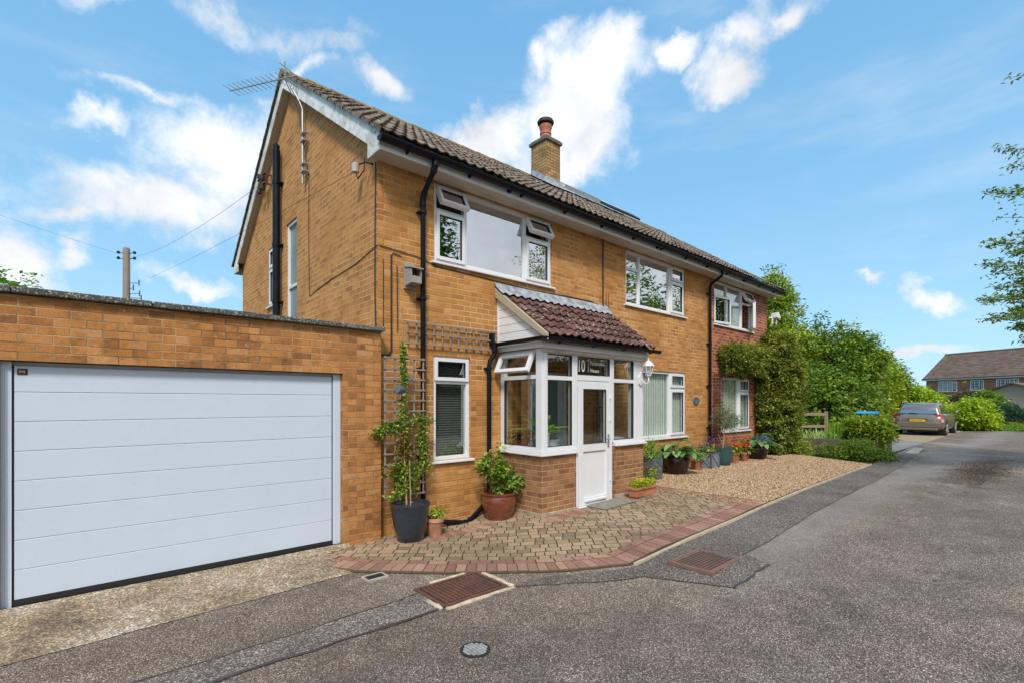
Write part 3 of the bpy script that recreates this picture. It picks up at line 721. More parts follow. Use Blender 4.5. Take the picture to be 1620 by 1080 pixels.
# covers and drains
def rustm(name, a, b):
    t = NT(name); o = t.obj()
    c = t.mix(t.ramp(t.noise(o, 6, 6, .7), [(.35, 0), (.65, 1)]), a, b)
    return t.set(c, .8, .2, .4)
M['rust_dark'] = rustm('rust_dark', (.05, .028, .022), (.03, .022, .02)); M['rust'] = rustm('rusty_iron', (.20, .075, .045), (.085, .05, .045)); M['rust_pale'] = rustm('rusty_iron_pale', (.27, .14, .10), (.16, .105, .09))
def manhole(label, c, lx, ly, rz, pitch, mat, surround):
    z = gz(c[0]); t = thing('manhole_cover', label, 'manhole cover', (c[0], c[1], z), 'manhole covers in the road')
    t.rotation_euler = (0, 0, 0); cs, sn = math.cos(rz), math.sin(rz)
    T = lambda p: (c[0]+p[0]*cs-p[1]*sn, c[1]+p[0]*sn+p[1]*cs, z+p[2])
    f = MB(T); hx, hy = lx/2, ly/2
    f.box(-hx, hx, -hy, -hy+.03, -.02, .016).box(-hx, hx, hy-.03, hy, -.02, .016).box(-hx, -hx+.03, -hy+.03, hy-.03, -.02, .016).box(hx-.03, hx, -hy+.03, hy-.03, -.02, .016)
    f.build('frame', mat, t, bevel=.003)
    p = MB(T); p.box(-hx+.034, hx-.034, -hy+.034, hy-.034, -.02, .009)
    cpl = p.build('cover_plate', M['rust_dark'] if surround else mat, t); p = MB(T)
    nx, ny = int((lx-.1)/pitch), int((ly-.1)/pitch); k = pitch*.36
    for i in range(nx):
        for j in range(ny):
            x = -hx+.05+(lx-.1)*(i+.5)/nx; y = -hy+.05+(ly-.1)*(j+.5)/ny; h = .016 if surround else .0105; q = k*.75
            p.add([(x-k, y-k, .0095), (x+k, y-k, .0095), (x+k, y+k, .0095), (x-k, y+k, .0095), (x-q, y-q, h), (x+q, y-q, h), (x+q, y+q, h), (x-q, y+q, h)], [(4, 5, 6, 7), (0, 1, 5, 4), (1, 2, 6, 5), (2, 3, 7, 6), (3, 0, 4, 7)])
    p.build('raised_studs' if surround else 'dark_slots', mat if surround else M['rust_dark'], cpl)
    if surround:
        s = MB(T); rr = random.Random(2)
        for (x0, y0, x1, y1) in ((-hx-.01, -hy-.045, hx+.04, -hy-.045), (hx+.035, -hy-.03, hx+.035, hy+.02), (-hx-.035, -hy-.02, -hx-.03, -hy+.2), (hx-.5, hy+.035, hx+.03, hy+.035)):
            L = math.hypot(x1-x0, y1-y0); n = max(2, int(L/.07))
            s.tube([(x0+(x1-x0)*i/n+rr.uniform(-.008, .008), y0+(y1-y0)*i/n+rr.uniform(-.008, .008), .0) for i in range(n+1)], [rr.uniform(.016, .028) for _ in range(n+1)], 6)
        s.build('mortar_surround', plain('mortar_bed', (.50, .42, .30), .9, var=.3, scale=14, bump=.01), t, smooth=True)
    return t
manhole('rusty square manhole cover with pale mortar surround beside the block paving', (2.57, 3.63), .70, .50, R(0), .042, M['rust'], True)
manhole('pale rusty lattice manhole cover set in the darker asphalt strip right of the door', (4.72, 2.40), .64, .46, R(1), .036, M['rust_pale'], False)
t = thing('drain_gully', 'small rectangular gully with dark slot grating at the corner of the concrete apron', 'drain', (2.10, 4.41, 0))
T = lambda p: (2.10+p[0], 4.41+p[1], p[2])
f = MB(T); f.box(-.11, .11, -.075, -.055, -.02, .016).box(-.11, .11, .055, .075, -.02, .016).box(-.11, -.09, -.055, .055, -.02, .016).box(.09, .11, -.055, .055, -.02, .016); f.build('frame', M['concrete'], t, bevel=.002)
f = MB(T); f.box(-.09, .09, -.055, .055, -.01, .007)
for i in range(9): f.box(-.082+.02*i, -.074+.02*i, -.055, .055, .007, .012)
f.build('grating', M['black_matt'], t)
t = thing('drain_grate', 'round galvanised drain grate set in the asphalt in the foreground', 'drain', (2.0, 2.66, 0))
f = MB(); f.lathe([(.104, -.01), (.104, .010), (.09, .012), (.088, .004)], (2.0, 2.66, 0), 40); f.build('rim', M['black_matt'], t, smooth=40)
f = MB(); f.lathe([(.0, -.008), (.088, -.008), (.088, .0045), (0, .0045)], (2.0, 2.66, 0), 32); f.build('pit', M['black_matt'], t)
f = MB()
for i in range(-3, 4):
    for j in range(-3, 4):
        if math.hypot(i, j) < 3.4: f.box(2.0+i*.0245-.0095, 2.0+i*.0245+.0095, 2.66+j*.0245-.0095, 2.66+j*.0245+.0095, .004, .012)
f.build('grate_plate', plain('pale_grate', (.30, .30, .29), .6, var=.3, scale=30), t)

# ------------------------------------------------------------------ the house
W0 = 5.65; HX = 2.73
house = thing('house', 'two storey gold brick house with red brick extension, tiled pitched roof and white windows', 'house', (2.73, 5.65, 0))
F0 = FR(W0); G0 = GA(HX)
wins = dict(w1=(3.55, 5.85, 3.62, 4.70), w2=(7.93, 10.17, 3.62, 4.70), w4=(3.54, 4.16, .90, 2.34), w5=(8.0, 10.22, .95, 2.37))
JX = 11.36; EX = 14.80
wl = wall_poly('wall', [(HX+.002, -.15), (JX, -.15), (JX, 4.725), (HX+.002, 4.725)], [*wins.values(), (5.3, 6.22, .16, 2.2)], F0, .27, M['brick'], house)
wr = wall_poly('extension_wall', [(JX, -.15), (EX, -.15), (EX, 4.725), (JX, 4.725)], [(11.58, 13.79, 3.63, 4.70), (11.95, 13.62, .97, 2.34)], F0, .27, M['brick_red'], house)
wr['label'] = 'red brick wall of the far extension'
wall_poly('gable_wall', [(5.66, -.1), (12.64, -.1), (12.64, 5.03), (9.1, 7.40), (5.66, 5.03)], [(8.75, 9.35, 2.75, 4.92), (10.1, 10.5, 3.59, 4.74)], G0, .27, M['brick_gable'], house)
b = MB(); b.box(3.02, EX+.002, 12.4, 12.64, -.1, 4.72); b.build('back_wall', M['brick_gable'], house)
b = MB(); b.prism([(5.92, -.1), (12.39, -.1), (12.39, 4.9), (9.1, 7.1), (5.92, 4.9)], lambda p, d: (d, p[0], p[1]), EX-.27, EX-.002); b.build('end_wall', M['brick_red'], house)
b = MB(); b.box(3.01, EX-.28, 5.93, 12.39, 2.5, 2.6).box(3.01, EX-.28, 5.93, 12.39, .0, .1).box(3.01, EX-.28, 5.93, 12.39, 4.73, 4.76)
b.box(3.02, EX-.3, 9.3, 9.4, .1, 4.7).box(7., 7.1, 5.93, 9.3, .1, 4.7).box(11.0, 11.1, 5.93, 9.3, .1, 4.7); b.build('interior', M['inner_plaster'], house)

# windows
window(house, F0, 3.55, 5.85, 3.62, 4.70, [(4.09, 3.68, 4.64), (5.26, 3.68, 4.64)], [(4.345, 3.6, 4.06), (4.345, 5.29, 5.8)],
       [(4.12, 5.23, 3.68, 4.64, 'f', 0), (3.595, 4.075, 3.66, 4.33, 's', 0), (5.275, 5.81, 3.66, 4.33, 's', 0), (3.60, 4.07, 4.37, 4.66, 'o', 27), (5.28, 5.80, 4.37, 4.66, 'o', 27)], gl='glass_strong', label='large upstairs window with both top lights open')
window(house, F0, 7.93, 10.17, 3.62, 4.70, [(8.43, 3.68, 4.64), (9.58, 3.68, 4.64)], [(4.345, 7.98, 8.4), (4.345, 9.61, 10.12)],
       [(8.46, 9.55, 3.68, 4.64, 'f', 0), (7.98, 8.40, 3.68, 4.32, 'f', 0), (9.61, 10.13, 3.66, 4.33, 's', 0), (7.98, 8.40, 4.37, 4.64, 'f', 0), (9.61, 10.13, 4.37, 4.66, 's', 0)], gl='glass_strong', label='upstairs window above the ground floor bay, all lights closed')
window(house, F0, 11.58, 13.79, 3.63, 4.70, [(12.3, 4.37, 4.64), (13.18, 3.68, 4.64)], [(4.345, 11.63, 12.27), (4.345, 13.21, 13.74)],
       [(12.33, 13.15, 3.68, 4.64, 'f', 0), (11.60, 12.32, 3.66, 4.33, 'cl', 7), (11.63, 12.27, 4.37, 4.64, 'f', 0), (13.20, 13.76, 3.66, 4.33, 'cr', 32), (13.20, 13.76, 4.37, 4.66, 'o', 27)], gl='glass', label='upstairs window of the red extension with casements ajar')
window(house, F0, 3.54, 4.16, .90, 2.34, [], [(1.985, 3.59, 4.11)], [(3.60, 4.10, .96, 1.95, 'f', 0), (3.565, 4.135, 2.0, 2.315, 's', 0)], gl='glass', label='narrow ground floor window with dark slatted blind')
window(house, F0, 8.0, 10.22, .95, 2.37, [(9.58, 1.0, 2.32)], [(2.0, 9.61, 10.17)], [(8.05, 9.55, 1.0, 2.32, 'f', 0), (9.60, 10.18, .99, 1.975, 's', 0), (9.60, 10.18, 2.03, 2.33, 's', 0)], gl='glass_blind', label='ground floor window with vertical blinds right of the porch')
window(house, F0, 11.95, 13.62, .97, 2.34, [(12.99, 1.02, 2.3)], [(1.98, 13.02, 13.58)], [(12.0, 12.96, 1.02, 2.3, 'f', 0), (13.0, 13.59, 1.0, 1.955, 's', 0), (13.0, 13.59, 2.0, 2.31, 's', 0)], gl='glass_blind', label='ground floor window of the extension half hidden by climbing shrub')
window(house, G0, 8.75, 9.35, 2.75, 4.92, [], [(3.77, 8.8, 9.3)], [(8.80, 9.3, 3.80, 4.87, 'f', 0), (8.8, 9.3, 2.8, 3.74, 'f', 0)], gl='obscured', label='tall gable window of frosted glass')
window(house, G0, 10.1, 10.5, 3.59, 4.74, [], [(4.33, 10.15, 10.45)], [(10.13, 10.47, 3.63, 4.31, 's', 0), (10.13, 10.47, 4.36, 4.71, 's', 0)], gl='obscured', label='small gable window beside the vent pipe')
# blinds and curtains
def vblind(x0, x1, z0, z1, mat, step=.088, y=5.76):
    b = MB(); x = x0
    while x < x1:
        b.add([(x, y, z0), (x+step*1.08, y+.012, z0), (x+step*1.08, y+.012, z1), (x, y, z1)], [(0, 1, 2, 3)], random.random()); x += step
    return b.build('blind', mat, house, recalc=False)
vblind(8.03, 10.2, .97, 2.36, M['blind']); vblind(11.97, 13.6, .99, 2.33, M['blind']); vblind(12.35, 13.15, 3.66, 4.6, M['blind'])
b = MB()
for i in range(40):
    z = .94+i*.034; b.add([(3.56, 5.80, z), (4.14, 5.80, z), (4.14, 5.82, z+.03), (3.56, 5.82, z+.03)], [(0, 1, 2, 3)])
b.build('slatted_blind', M['blind_dark'], house, recalc=False)
b = MB()
def net(x0, x1, z0, z1, y=5.82, amp=.012, f=70):
    n = int((x1-x0)/.02); 
    for i in range(n):
        xa, xb = x0+(x1-x0)*i/n, x0+(x1-x0)*(i+1)/n
        b.add([(xa, y+amp*math.sin(xa*f), z0), (xb, y+amp*math.sin(xb*f), z0), (xb, y+amp*math.sin(xb*f), z1), (xa, y+amp*math.sin(xa*f), z1)], [(0, 1, 2, 3)])
for q in ((5.30, 5.82, 3.64, 4.34), (3.57, 3.66, 3.64, 4.34)): b = MB(); net(*q); b.build('net_curtain', M['net'], house, recalc=False)

# eaves
b = MB(); b.box(2.62, 14.93, 5.352, 5.655, 4.72, 4.736); b.build('soffit', M['soffit'], house)
b = MB(); b.box(2.622, 14.94, 5.335, 5.35, 4.70, 4.885); b.build('fascia', M['white'], house, bevel=.003); b = MB(); b.box(2.622, 14.94, 12.85, 12.868, 4.70, 4.885); b.build('fascia', M['white'], house, bevel=.003)
b = MB(); bp = [(5.333, 4.697), (5.66, 4.697), (5.66, 4.88), (9.1, 7.25), (12.54, 4.88), (12.54, 4.697), (12.87, 4.697), (12.87, 4.92), (9.1, 7.51), (5.333, 4.92)]
b.prism(bp, lambda p, d: (d, p[0], p[1]), 2.598, 2.621); b.build('bargeboard', M['dirty_white'], house)
b = MB()
for (y0, y1) in ((5.66, 9.1), (12.54, 9.1)):
    b.add([(2.62, y0, 4.90), (2.735, y0, 4.90), (2.735, y1, 7.27), (2.62, y1, 7.27)], [(0, 1, 2, 3)])
b.build('verge_soffit', M['soffit'], house, recalc=False)
# roof
b = MB(); b.prism([(5.29, 4.855), (9.1, 7.465), (12.91, 4.855), (12.91, 4.81), (9.1, 7.41), (5.29, 4.81)], lambda p, d: (d, p[0], p[1]), 2.605, 14.93)
L = math.hypot(3.84, 2.63); sy, sz = 3.84/L, 2.63/L
tiles(b, None, 2.56, 14.96, (5.235, 4.862), (sy, sz), L, (-sz, sy))
tiles(b, None, 2.56, 14.96, (12.95, 4.87), (-sy, sz), L, (sz, sy), seg=3)
roof = b.build('roof', M['tile'], house, recalc=False)
b = MB(); x = 2.555; k = 0
while x < 14.9:
    n = 9; vs = []; x1 = min(x+.44, 14.96); dz = random.uniform(-.006, .006)
    for xx, rr in ((x, .135), (x1, .125)):
        for i in range(n): a = math.pi*(i/(n-1)); vs.append((xx, 9.1+math.cos(a)*rr*1.15, 7.43+dz+math.sin(a)*rr))
    fs = [(i, i+1, n+i+1, n+i) for i in range(n-1)]+[tuple(range(n)), tuple(range(2*n-1, n-1, -1))]
    b.add(vs, fs, random.random()); x += .43
b.build('ridge_tiles', M['ridge'], roof)
# mortar verge
b = MB()
for s in (0, 1):
    for i in range(30):
        t0, t1 = i/30, (i+1)/30; Y = lambda t: (5.27+3.83*t) if s == 0 else (12.93-3.83*t)
        Z = lambda t: 4.905+2.6*t
        b.add([(2.60, Y(t0), Z(t0)-.02), (2.60, Y(t1), Z(t1)-.02), (2.575, Y(t1), Z(t1)+.02), (2.575, Y(t0), Z(t0)+.02)], [(0, 1, 2, 3)])
b.build('verge_mortar', plain('verge_mortar', (.22, .19, .14), .9, var=.4, scale=18), roof, recalc=False)

# chimney
b = MB(); CX0, CX1, CY0, CY1 = 8.62, 9.13, 8.52, 9.06
b.box(CX0, CX1, CY0, CY1, 6.6, 8.27); ch = b.build('chimney', M['brick_chimney'], house)
b = MB(); b.box(CX0-.045, CX1+.045, CY0-.045, CY1+.045, 8.27, 8.35).box(CX0-.01, CX1+.01, CY0-.01, CY1+.01, 8.35, 8.39); b.build('cap', M['coping'], ch, bevel=.01)
b = MB(); cc = ((CX0+CX1)/2, (CY0+CY1)/2, 8.38)
b.lathe([(.15, 0), (.135, .18), (.15, .19), (.15, .23), (.14, .24), (.15, .33), (.165, .36), (.165, .42), (.12, .42), (.1, .2)], cc, 28); b.build('chimney_pot', plain('pot_clay', (.42, .14, .08), .6), ch, smooth=40)
b = MB(); b.lathe([(.06, .42), (.21, .47), (.215, .52), (.19, .56), (0, .57)], cc, 28); b.build('cowl', M['black_matt'], ch, smooth=40)
def zr(y): return 4.87+(y-5.25)*2.63/3.84+.075
b = MB()
yf = CY0-.20
b.add([(CX0-.13, yf, zr(yf)+.02), (CX1+.13, yf, zr(yf)+.02), (CX1+.13, CY0-.012, zr(CY0)+.03), (CX0-.13, CY0-.012, zr(CY0)+.03)], [(0, 1, 2, 3)])
b.add([(CX0-.13, CY0-.012, zr(CY0)+.03), (CX1+.13, CY0-.012, zr(CY0)+.03), (CX1+.02, CY0-.012, zr(CY0)+.17), (CX0-.02, CY0-.012, zr(CY0)+.17)], [(0, 1, 2, 3)])
for (xa, xb) in ((CX0-.012, CX0-.13), (CX1+.012, CX1+.13)):
    b.add([(xa, CY0, zr(CY0)+.16), (xa, CY1, zr(CY1)+.16), (xa, CY1, zr(CY1)), (xa, CY0, zr(CY0))], [(0, 1, 2, 3)])
    b.add([(xa, yf, zr(yf)+.03), (xa, CY1, zr(CY1)+.03), (xb, CY1, zr(CY1)+.02), (xb, yf, zr(yf)+.02)], [(0, 1, 2, 3)])
b.build('flashing', M['lead'], ch, recalc=False)

# rainwater goods
def gutter(mb, p0, p1, r=.056, out=(0, -1), th=.006):
    p0, p1 = Vector(p0), Vector(p1); o = Vector((out[0], out[1], 0)); n = 14
    for (ra, rb_) in ((r, r-th),):
        prof = [(math.cos(math.pi+math.pi*i/n)*ra, math.sin(math.pi+math.pi*i/n)*ra) for i in range(n+1)]+[(math.cos(2*math.pi-math.pi*i/n)*rb_, math.sin(2*math.pi-math.pi*i/n)*rb_) for i in range(n+1)]
        mb.prism(prof, lambda p, d: tuple(p0.lerp(p1, d)+o*(-p[0])+Vector((0, 0, p[1]))), 0, 1)
    d = (p1-p0).normalized()
    for e in (p0, p1):
        prof = [(math.cos(math.pi+math.pi*i/n)*(r+.003), math.sin(math.pi+math.pi*i/n)*(r+.003)) for i in range(n+1)]
        mb.prism(prof, lambda p, q: tuple(e+d*q+o*(-p[0])+Vector((0, 0, p[1]))), -.006, .006)
def bracket(mb, x, y, z, r=.062):
    n = 12
    prof = [(math.cos(math.pi+math.pi*i/n)*r, math.sin(math.pi+math.pi*i/n)*r) for i in range(n+1)]
    mb.prism(prof, lambda p, d: (x+d, y+p[0], z+p[1]), -.014, .014); mb.box(x-.008, x+.008, y+.02, y+r+.003, z-r-.010, z+.01)
b = MB(); gzh = 4.825
gutter(b, (2.57, 5.262, gzh), (14.98, 5.262, gzh), .066); x = 2.95
gt = b.build('gutter', M['black'], house, smooth=40)
while x < 14.9: b = MB(); bracket(b, x, 5.262, gzh, .073); b.build('gutter_bracket', M['black'], gt, smooth=40); x += .95
for x in (4.6, 8.5, 12.5): b = MB(); bracket(b, x, 5.262, gzh, .071); bracket(b, x+.028, 5.262, gzh, .0712); b.build('gutter_joint', M['black'], gt, smooth=40)
def clips(b, x, y, zs, r=.04):
    for z in zs: b.tube([(x, y, z-.016), (x, y, z+.016)], r+.008, 14).box(x-.06, x+.06, y+.02, y+.075, z-.012, z+.012)
b = MB(); x = 3.33
b.tube([(x, 5.272, 4.80), (x, 5.272, 4.70)], .042, 14).tube([(x, 5.272, 4.72), (x, 5.30, 4.66), (x, 5.545, 4.44), (x, 5.57, 4.37), (x, 5.57, .08)], .034, 14)
b.tube([(x, 5.285, 4.70), (x, 5.32, 4.63)], .042, 14).tube([(x, 5.53, 4.46), (x, 5.57, 4.36), (x, 5.57, 4.28)], .042, 14); clips(b, x, 5.57, (4.2, 3.06, 2.15, 1.0))
b.build('downpipe', M['black'], house, smooth=40)
b = MB(); x = 11.22
b.tube([(x, 5.272, 4.80), (x, 5.272, 4.72), (x, 5.30, 4.66), (x, 5.55, 4.52), (x, 5.575, 4.44), (x, 5.575, .25)], .034, 12); clips(b, x, 5.575, (4.3, 3.1, 2.1, 1.1)); b.build('downpipe', M['black'], house, smooth=40)
b = MB(); b.tube([(2.63, 9.60, 2.7), (2.63, 9.60, 6.35)], .066, 18).tube([(2.63, 9.60, 6.35), (2.63, 9.60, 6.44), (2.63, 9.60, 6.47)], [.057, .057, .03], 18)
for z in (3.55, 4.6, 5.75): b.tube([(2.63, 9.60, z-.03), (2.63, 9.60, z+.03)], .076, 18).box(2.63, 2.74, 9.51, 9.69, z-.015, z+.015)
b.build('vent_pipe', M['black'], house, smooth=40)
# cables and thin pipes fixed to the walls
b = MB(); c = .0065
b.tube([(2.715, 5.68, 4.7), (2.712, 5.69, 3.9), (2.715, 5.70, 3.1), (2.715, 5.68, 2.65)], .008, 5)
b.tube([(2.72, 8.12, 5.4), (2.722, 8.14, 4.4), (2.722, 8.1, 3.42), (2.722, 7.9, 3.45), (2.722, 7.2, 3.52), (2.722, 6.3, 3.56), (2.72, 5.66, 3.66), (2.76, 5.64, 3.66), (3.3, 5.64, 3.62), (3.6, 5.64, 3.55)], .0055, 5)
b.tube([(3.55, 5.642, 3.55), (4.4, 5.642, 3.53), (5.4, 5.642, 3.50), (6.2, 5.642, 3.52), (6.9, 5.642, 3.52), (7.12, 5.642, 3.48), (7.18, 5.642, 3.42)], c, 5)
b.tube([(2.90, 5.640, 3.55), (2.93, 5.638, 3.60), (3.05, 5.64, 3.58)], c, 5).tube([(2.91, 5.64, 3.57), (2.91, 5.638, 2.36), (2.87, 5.638, 2.30), (2.72, 5.638, 2.30)], .011, 6).tube([(2.99, 5.64, 3.45), (3.0, 5.64, 2.6)], c, 5).tube([(2.80, 5.64, 3.5), (2.80, 5.64, 2.62)], .005, 5)
b.build('cable', M['black_matt'], house)
b = MB(); b.tube([(7.2, 5.63, 4.72), (7.2, 5.63, 3.40)], .013, 8).tube([(7.2, 5.63, 4.0), (7.2, 5.63, 4.03)], .02, 8).tube([(7.30, 5.64, 3.75), (7.30, 5.64, 3.42)], .004, 4).tube([(7.37, 5.64, 3.75), (7.37, 5.64, 3.42)], .004, 4); b.build('overflow_pipe', plain('brown_pipe', (.05, .025, .02), .5), house)
b = MB(); b.tube([(3.06, 5.638, 2.95), (3.07, 5.638, 2.5), (3.13, 5.638, 2.38), (3.18, 5.62, 2.25)], .006, 5); b.build('cord', M['cane'], house)

# ------------------------------------------------------------------ porch
PX0, PX1, PY = 4.72, 7.17, 4.75
porch = thing('porch', 'white glazed entrance porch on low brick walls under a lean-to of dark red tiles', 'porch', (5.94, 5.2, .1))
FP = FR(PY)
b = MB()
b.box(PX0, 5.475, PY, PY+.11, 0, .955).box(PX0, PX0+.11, PY+.112, W0-.002, 0, .953)
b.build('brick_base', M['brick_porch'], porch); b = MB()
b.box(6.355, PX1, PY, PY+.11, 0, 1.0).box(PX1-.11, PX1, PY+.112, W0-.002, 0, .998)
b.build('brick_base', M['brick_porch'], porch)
b = MB(); b.box(PX0-.02, 5.44, PY-.02, PY-.001, 0, .165).box(PX0-.02, PX0-.001, PY, W0-.2, 0, .16); b.build('plinth', M['plinth'], porch, bevel=.008); b = MB(); b.box(6.36, PX1+.01, PY-.015, PY-.001, 0, .22); b.build('plinth', M['plinth'], porch, bevel=.008)
b = MB()
b.box(PX0+.11, PX1-.11, PY+.13, W0-.01, .10, .14); b.build('porch_floor', M['terracotta'], porch)
# sills
b = MB()
for (z0, z1, e) in ((.955, .985, .05), (.985, 1.03, .025)):
    b.box(PX0-e, 5.44, PY-e, PY+.12, z0, z1-.001).box(PX0-e, PX0+.12, PY+.121, W0-.003, z0, z1-.002)
b.build('sill', M['white'], porch, bevel=.006); b = MB()
for (z0, z1, e) in ((1.0, 1.03, .05), (1.03, 1.06, .025)):
    b.box(6.35, PX1+e, PY-e, PY+.12, z0, z1-.001).box(PX1-.12, PX1+e, PY+.121, W0-.003, z0, z1-.002)
b.build('sill', M['white'], porch, bevel=.006); b = MB(); b.box(PX0+.12, 5.44, PY+.122, PY+.36, .99, 1.015)
b.build('sill', M['white'], porch, bevel=.006)
# frame members (front then side)
b = MB(); D0, D1 = PY+.01, PY+.08
b.box(PX0, 4.84, PY, PY+.12, 1.03, 2.45).box(PX0+.03, 4.81, PY-.012, PY-.001, 1.03, 2.45)
b.box(5.355, 5.475, D0-.005, D1, 1.03, 2.42).box(5.44, 5.475, PY-.005, PY+.1, .13, 1.03)
b.box(6.255, 6.36, D0-.005, D1, 1.06, 2.42).box(6.255, 6.30, PY-.005, PY+.1, .16, 1.06)
b.box(6.90, PX1, PY, PY+.12, 1.06, 2.45)
b.box(4.84, 5.355, D0, D1, 1.03, 1.075).box(6.36, 6.90, D0, D1, 1.06, 1.10)
b.box(4.84, 5.355, D0+.001, D1-.001, 2.02, 2.085).box(5.475, 6.255, D0+.001, D1-.001, 2.03, 2.115).box(6.36, 6.90, D0+.001, D1-.001, 2.02, 2.085)
b.box(4.84, 6.90, D0, D1, 2.385, 2.45)
S0, S1 = PX0+.01, PX0+.08
b.box(S0, S1, PY+.12, W0-.002, 1.03, 1.075).box(S0, S1, PY+.12, W0-.002, 2.03, 2.09).box(S0, S1, PY+.12, W0-.002, 2.40, 2.45).box(S0, S1, W0-.09, W0-.003, 1.075, 2.03).box(S0, S1, W0-.09, W0-.003, 2.09, 2.40)
S0, S1 = PX1-.08, PX1-.01
b.box(S0, S1, PY+.12, W0-.002, 1.06, 1.10).box(S0, S1, PY+.12, W0-.002, 2.03, 2.09).box(S0, S1, PY+.12, W0-.002, 2.40, 2.45).box(S0, S1, W0-.09, W0-.003, 1.10, 2.03).box(S0, S1, W0-.09, W0-.003, 2.09, 2.40)
b.build('frame', M['white'], porch, bevel=.005)
# glazing beads around the panes, dark rubber line
b = MB(); g = MB()
def pane(T, a0, a1, z0, z1, bb=-.04):
    k = .007
    b.T = T; b.box(a0, a0+k, bb-.01, -.008, z0, z1).box(a1-k, a1, bb-.01, -.008, z0, z1).box(a0+k, a1-k, bb-.01, -.008, z0, z0+k).box(a0+k, a1-k, bb-.01, -.008, z1-k, z1)
    g.T = T; g.add([(a0, bb, z0), (a1, bb, z0), (a1, bb, z1), (a0, bb, z1)], [(0, 1, 2, 3)])
for (a0, a1) in ((4.84, 5.355), (6.36, 6.90)):
    pane(FP, a0, a1, 1.10 if a0 > 6 else 1.075, 2.02); pane(FP, a0, a1, 2.085, 2.385)
pane(FP, 5.475, 6.255, 2.115, 2.385)
GPl = GA(PX0); pane(GPl, PY+.12, W0-.09, 1.075, 2.03)
GPr = GA(PX1-.09); pane(GPr, PY+.12, W0-.09, 1.10, 2.03); pane(GPr, PY+.12, W0-.09, 2.09, 2.40)
b.T = ident; b.build('glazing_seal', M['black_matt'], porch); g.T = ident; g.build('glass', M['glass_porch'], porch, recalc=False)
# open top light in the side
q0, q1, a0, a1 = 2.10, 2.40, PY+.13, W0-.05; s, c = math.sin(R(24)), math.cos(R(24))
X = lambda p: GPl((p[0], -.0+(q1-p[2])*s+(p[1]+.05)*c, q1-(q1-p[2])*c+(p[1]+.05)*s))
b = MB(X); k = .055
b.box(a0, a0+k, -.06, .0, q0, q1).box(a1-k, a1, -.06, .0, q0, q1).box(a0+k, a1-k, -.06, .0, q0, q0+k).box(a0+k, a1-k, -.06, .0, q1-k, q1)
so = b.build('top_light', M['white'], porch, bevel=.006)
b = MB(X); b.add([(a0+k-.01, -.03, q0+k-.01), (a1-k+.01, -.03, q0+k-.01), (a1-k+.01, -.03, q1-k+.01), (a0+k-.01, -.03, q1-k+.01)], [(0, 1, 2, 3)]); b.build('glass', M['glass_porch'], so, recalc=False)
# fascia boards
b = MB(); b.box(PX0-.02, 7.24, PY-.055, PY-.012, 2.455, 2.535).box(PX0-.06, PX0-.022, PY-.055, W0-.01, 2.455, 2.54); b.build('fascia', M['white'], porch, bevel=.004)
b = MB(); b.box(PX0-.02, 7.22, PY-.03, PY-.001, 2.40, 2.454).box(PX0-.058, 7.23, PY-.05, W0-.005, 2.545, 2.585); b.build('soffit_board', M['soffit'], porch)
# door
b = MB(); dz = .15
door = MB(); D0, D1 = PY-.004, PY+.055
door.box(5.49, 5.60, D0, D1, dz, 2.02).box(6.14, 6.245, D0, D1, dz, 2.02).box(5.60, 6.14, D0, D1, 1.90, 2.02).box(5.60, 6.14, D0, D1, .955, 1.075).box(5.60, 6.14, D0, D1, dz, .27).box(5.60, 6.14, D0+.022, D1-.01, .27, .955)
dr = door.build('door', M['white'], porch, bevel=.007)
b = MB(FP); b.box(5.47, 6.26, -.0, .045, .10, .149); b.box(5.62, 6.12, .006, .03, .20, .235); b.build('weather_bar', M['white'], dr, bevel=.006)
b = MB(); b.box(5.594, 5.602, D0-.001, D0+.02, 1.075, 1.90).box(6.138, 6.146, D0-.001, D0+.02, 1.075, 1.90).box(5.602, 6.138, D0-.001, D0+.02, 1.069, 1.077).box(5.602, 6.138, D0-.001, D0+.02, 1.898, 1.906); b.build('glazing_seal', M['black_matt'], dr)
b = MB(); b.add([(5.60, PY+.02, 1.075), (6.14, PY+.02, 1.075), (6.14, PY+.02, 1.90), (5.60, PY+.02, 1.90)], [(0, 1, 2, 3)]); b.build('glass', M['glass_porch'], dr, recalc=False)
b = MB(FP); b.box(6.175, 6.21, .005, .016, 1.0, 1.2).tube([(6.192, .012, 1.13), (6.192, .05, 1.13), (6.09, .052, 1.13)], .009, 8).tube([(6.192, .016, 1.05), (6.192, .022, 1.05)], .012, 10); b.build('handle', M['alu'], dr, smooth=40)
for z in (.5, 1.45, 1.8): b = MB(FP); b.tube([(6.245, .01, z-.04), (6.245, .01, z+.04)], .011, 8); b.build('hinge', M['white'], dr, smooth=40)
# lettering on the light over the door
def text(s, x, z, h, mat, parent, T3, name='lettering', xs=1.0, ext=.0008, align='LEFT'):
    cu = bpy.data.curves.new(name, 'FONT'); cu.body = s; cu.size = 1; cu.extrude = ext/h if h else 0; cu.align_x = align; cu.resolution_u = 3
    tmp = bpy.data.objects.new('tmp', cu); dg = bpy.context.evaluated_depsgraph_get(); me = bpy.data.meshes.new_from_object(tmp)
    bpy.data.objects.remove(tmp); bpy.data.curves.remove(cu)
    o = off(parent)
    for v in me.vertices: v.co = Vector(T3((x+v.co.x*h*xs, -v.co.z*0+.002+v.co.z*h*.1, z+v.co.y*h)))-o
    me.name = name; me.materials.clear(); me.materials.append(mat)
    return link(bpy.data.objects.new(name, me), parent)
M['letter'] = plain('etched_vinyl', (.72, .76, .76), .6, var=.02)
TL = lambda p: FP((p[0], p[1]-.036, p[2]))
text('10', 5.50, 2.165, .26, M['letter'], porch, TL, xs=.70)
